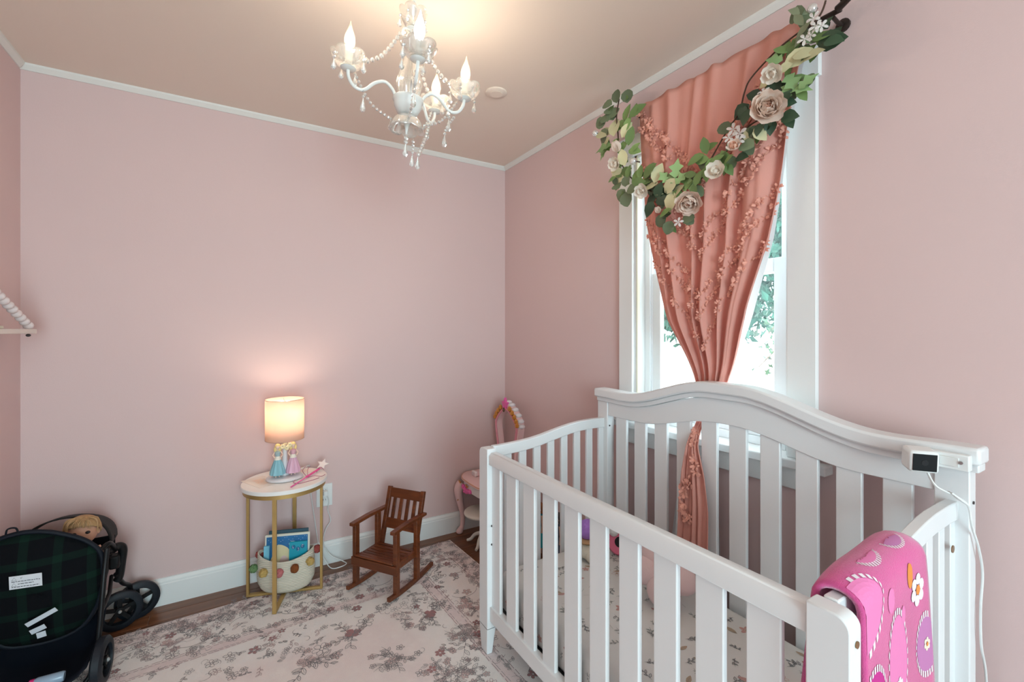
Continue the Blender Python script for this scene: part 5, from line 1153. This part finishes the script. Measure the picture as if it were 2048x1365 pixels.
def wheel(c, axis, r, w, name='wheel'):
    M = frame(c, axis); b = MB(); b.lathe([(r * .68, -w * .5), (r * .9, -w * .5), (r, -w * .3), (r, w * .3), (r * .9, w * .5), (r * .68, w * .5), (r * .66, 0), (r * .68, -w * .5)], 36, caps=False); b.v = [M @ p for p in b.v]; o = b.build(name, RUBBER, ST, smooth=40)
    b = MB(); b.lathe([(r * .67, -w * .25), (r * .67, w * .25)], 28, caps=False); b.lathe([(r * .2, -w * .45), (r * .2, w * .45), (1e-5, w * .5)], 14); b.v = [M @ p for p in b.v]
    for k in range(5):
        a = 2 * PI * k / 5; b.bar(M @ Vector((0, 0, 0)), M @ Vector((r * .68 * math.cos(a), r * .68 * math.sin(a), 0)), w * .35, r * .18, M.to_3x3() @ Vector((-math.sin(a), math.cos(a), 0)))
    b.build('hub', BLK, o, smooth=40)
    b = MB(); b.ball(M @ Vector((0, 0, w * .5)), r * .09, 8, 6); b.build('axle_cap', mat('axle_grey%d' % len(MATS), (.35, .35, .35), .4), o, smooth=60)
wheel((-.437, 2.625, .083), (.28, -.95, 0), .083, .03); wheel((-.383, 2.684, .083), (.28, -.95, 0), .083, .03)
wheel((-.765, 2.66, .083), (.9, -.3, 0), .083, .03)
wheel((-.424, 2.245, .091), (1, -.08, 0), .083, .034); wheel((-.752, 2.245, .091), (-1, 0, 0), .083, .03)
b = MB(); b.grid(14, 8, lambda u, v: Vector((lerp(-.745, -.452, u), lerp(2.17, 2.50, v), .075 + .05 * (2 * u - 1) ** 4 + .09 * max(0, v - .7) / .3))); b.build('storage_basket', NAVY, ST, smooth=70, solid=.004)
# warning label with its lettering
LBL = Matrix(((.995, -.03, .0, -.677), (.0, .0, -1, 2.2835), (-.09, 1, 0, .412), (0, 0, 0, 1)))
b = MB(); b.box(0, .084, 0, .046, 0, .001, LBL); lb = b.build('warning_label', mat('label_white', (.72, .72, .76), .7), ST)
def text_mesh(s, size):
    cu = bpy.data.curves.new('lettering', 'FONT'); cu.body = s; cu.size = size; o = bpy.data.objects.new('lettering_tmp', cu); COL.objects.link(o)
    dg = bpy.context.evaluated_depsgraph_get(); me = bpy.data.meshes.new_from_object(o.evaluated_get(dg)); bpy.data.objects.remove(o); return me
INK = mat('label_ink', (.03, .03, .04), .8)
me = text_mesh('WARNING!', .0085); me.materials.clear(); me.materials.append(INK); inst('lettering', me, lb, LBL @ Matrix.Translation((.028, .034, .0013)))
pr = Print(lambda u, v: (LBL @ Vector((u, v, .001)), LBL.to_3x3() @ Vector((0, 0, 1))), .0003); rg = random.Random(2)
for (v, u0, u1) in ((.026, .006, .079), (.017, .022, .062), (.007, .006, .076)):
    u = u0
    while u < u1:
        L = rg.uniform(.003, .009); pr.line([(u, v + rg.uniform(-.0006, .0006)), (min(u1, u + L), v + rg.uniform(-.0006, .0006))], .0022, 0, taper=False); u += L + .0016
for (u, v) in ((.013, .0355), (.012, .0155)): pr.line([(u - .006, v - .005), (u, v + .006), (u + .006, v - .005)], .0009, 0, taper=False, closed=True)
pr.b.build('small_print', INK, lb, fixn=False)
TAGW = mat('tag_white', (.62, .66, .72), .6)
for M_, w, h in ((Matrix.Translation((-.625, 2.262, .275)) @ Euler((.3, -.42, 0)).to_matrix().to_4x4(), .085, .018), (Matrix.Translation((-.615, 2.262, .245)) @ Euler((.3, -.3, 0)).to_matrix().to_4x4(), .04, .02), (Matrix.Translation((-.60, 2.258, .228)) @ Euler((.2, -.1, 0)).to_matrix().to_4x4(), .024, .022)):
    b = MB(); b.box(0, w, 0, .0015, 0, h, M_); b.build('care_tag', TAGW, ST)
# doll sitting in the stroller, facing the room: one body mesh with separate hair
dl = thing('baby_doll', (-.535, 2.53, .3), 'blond baby doll peeking over the stroller seat panel', 'doll')
SKD = mat('doll_skin', (.68, .36, .24), .5)
dc = Vector((-.533, 2.50, .502))
b = MB(); b.ball(dc, (.050, .048, .055), 20, 14); b.lathe([(.022, -.07), (.02, -.04)], 12, dc)
b.lathe([(.03, -.19), (.055, -.17), (.052, -.1), (.03, -.062)], 16, dc)
for s in (-1, 1):
    b.tube([dc + Vector((s * .04, 0, -.075)), dc + Vector((s * .066, -.02, -.12)), dc + Vector((s * .056, -.06, -.15))], [.018, .015, .011], 8); b.tube([dc + Vector((s * .028, 0, -.17)), dc + Vector((s * .036, -.05, -.175)), dc + Vector((s * .036, -.085, -.185))], [.024, .02, .013], 8)
    b.ball(dc + Vector((s * .048, .004, -.006)), (.008, .012, .014), 8, 6)
b.ball(dc + Vector((.006, -.049, -.012)), (.008, .008, .007), 8, 6); b.build('body', SKD, dl, smooth=60)
EYE = mat('doll_eye', (.02, .015, .015), .2)
for s in (-1, 1):
    b = MB(); b.ball(dc + Vector((.006 + s * .02, -.0435, .008)), (.0085, .0055, .006), 10, 7); b.build('eye', EYE, dl, smooth=60)
b = MB(); b.ball(dc + Vector((.006, -.044, -.03)), (.011, .004, .004), 10, 6); b.build('mouth', mat('doll_lips', (.60, .16, .14), .4), dl, smooth=60)
HAIRB = mat('blond_hair', (.46, .27, .125), .6, vary=.4, vscale=60)
def hairs(u, v):
    a = 2 * PI * u; ph = v * 1.75; r_ = .0575 + .002 * math.sin(23 * u * PI * 2)
    if math.sin(a) < 0: ph = v * (1.75 - .75 * abs(math.sin(a)) ** .6)
    return dc + Vector((r_ * math.sin(ph) * math.cos(a), r_ * math.sin(ph) * math.sin(a) + .002, .062 * math.cos(ph) + .002))
b = MB(); b.grid(64, 12, hairs, closeu=True); b.build('hair', HAIRB, dl, smooth=70, solid=.004)
rg = random.Random(9)
b = MB()
for k in range(40):
    a = rg.uniform(PI * 1.05, PI * 1.95); p0 = dc + Vector((rg.uniform(-.02, .02), -.01, .062)); p1 = dc + Vector((.05 * math.cos(a), .046 * math.sin(a), .052)); p2 = dc + Vector((.058 * math.cos(a), .054 * math.sin(a), .034 - .045 * abs(math.cos(a)) ** 2))
    b.tube(smooth_path([p0, p1, p2], 4), [.003 - .0003 * i for i in range(9)], 4)
b.build('fringe', HAIRB, dl, smooth=60)
bt = thing('toy_bottle', (-.55, 2.185, .08), 'toy baby bottle with pink cap in stroller basket', 'bottle')
Mt = frame((-.513, 2.195, .104), (-.985, 0, .03))
b = MB(); b.lathe([(1e-5, 0), (.015, .001), (.017, .006), (.017, .07), (.014, .078), (1e-5, .079)], 18); b.v = [Mt @ p for p in b.v]; b.build('bottle_body', mat('milky_blue', (.30, .40, .52), .25), bt, smooth=40)
b = MB(); b.lathe([(.015, .078), (.015, .09), (.008, .094), (.006, .106), (1e-5, .11)], 16); b.v = [Mt @ p for p in b.v]; b.build('bottle_cap', mat('cap_pink', (.75, .03, .22), .35), bt, smooth=40)

# ================================================================== HANGING SHELF ON THE LEFT WALL
hs = thing('wall_shelf', (-.735, 2.2, 1.31), 'white hanging shelf on left wall with wooden bead straps', 'shelf')
b = MB(); b.box(XL + .001, -.685, 1.75, 2.575, 1.312, 1.330); b.build('board', mat('shelf_white', (.82, .74, .68), .5), hs, bevel=.002)
BEADW = mat('whitewashed_bead', (.78, .67, .66), .7)
bb = MB(); bb.ball((0, 0, 0), (.0165, .0165, .0145), 14, 10); bme = bb.mesh('bead', BEADW, smooth=60)
for ye, sg in ((2.538, 1), (1.787, -1)):
    p0 = Vector((-.70, ye, 1.344)); p1 = Vector((-.76, 2.162, 1.566)) ; p1.y += sg * .02
    b = MB(); b.tube([p0 - Vector((0, 0, .04)), p0, p1], .0022, 6); s = b.build('strap', mat('cord%d' % len(MATS), (.6, .5, .42), .8), hs)
    d = (p1 - p0); L = d.length; k = 0
    while k * .0285 < L: inst('bead', bme, s, frame(p0 + d.normalized() * (k * .0285), d)); k += 1
    b = MB(); b.ball((-.70, ye, 1.305), (.008, .012, .006), 8, 6); b.build('knot', MATS['dark_hole'], hs)
b = MB(); b.tube([(XL, 2.162, 1.57), (-.755, 2.162, 1.57)], .004, 6); b.build('peg', PLAST, hs)
fgn = thing('shelf_ornament', (-.72, 2.268, 1.33), 'little pale green ornament with cream base on shelf', 'ornament')
b = MB(); b.box(-.745, -.70, 2.225, 2.315, 1.3305, 1.341); b.build('ornament_base', mat('cream_ceramic', (.78, .72, .58), .4), fgn, bevel=.002)
b = MB(); b.ball((-.722, 2.275, 1.362), (.018, .03, .022), 14, 9); b.ball((-.722, 2.26, 1.378), (.012, .016, .012), 12, 8); b.build('ornament_body', mat('celadon', (.50, .62, .52), .4), fgn, smooth=60)
b = MB(); b.ball((-.708, 2.268, 1.37), (.008, .012, .012), 10, 7); b.build('ornament_detail', mat('ornament_white', (.8, .78, .74), .4), fgn, smooth=60)
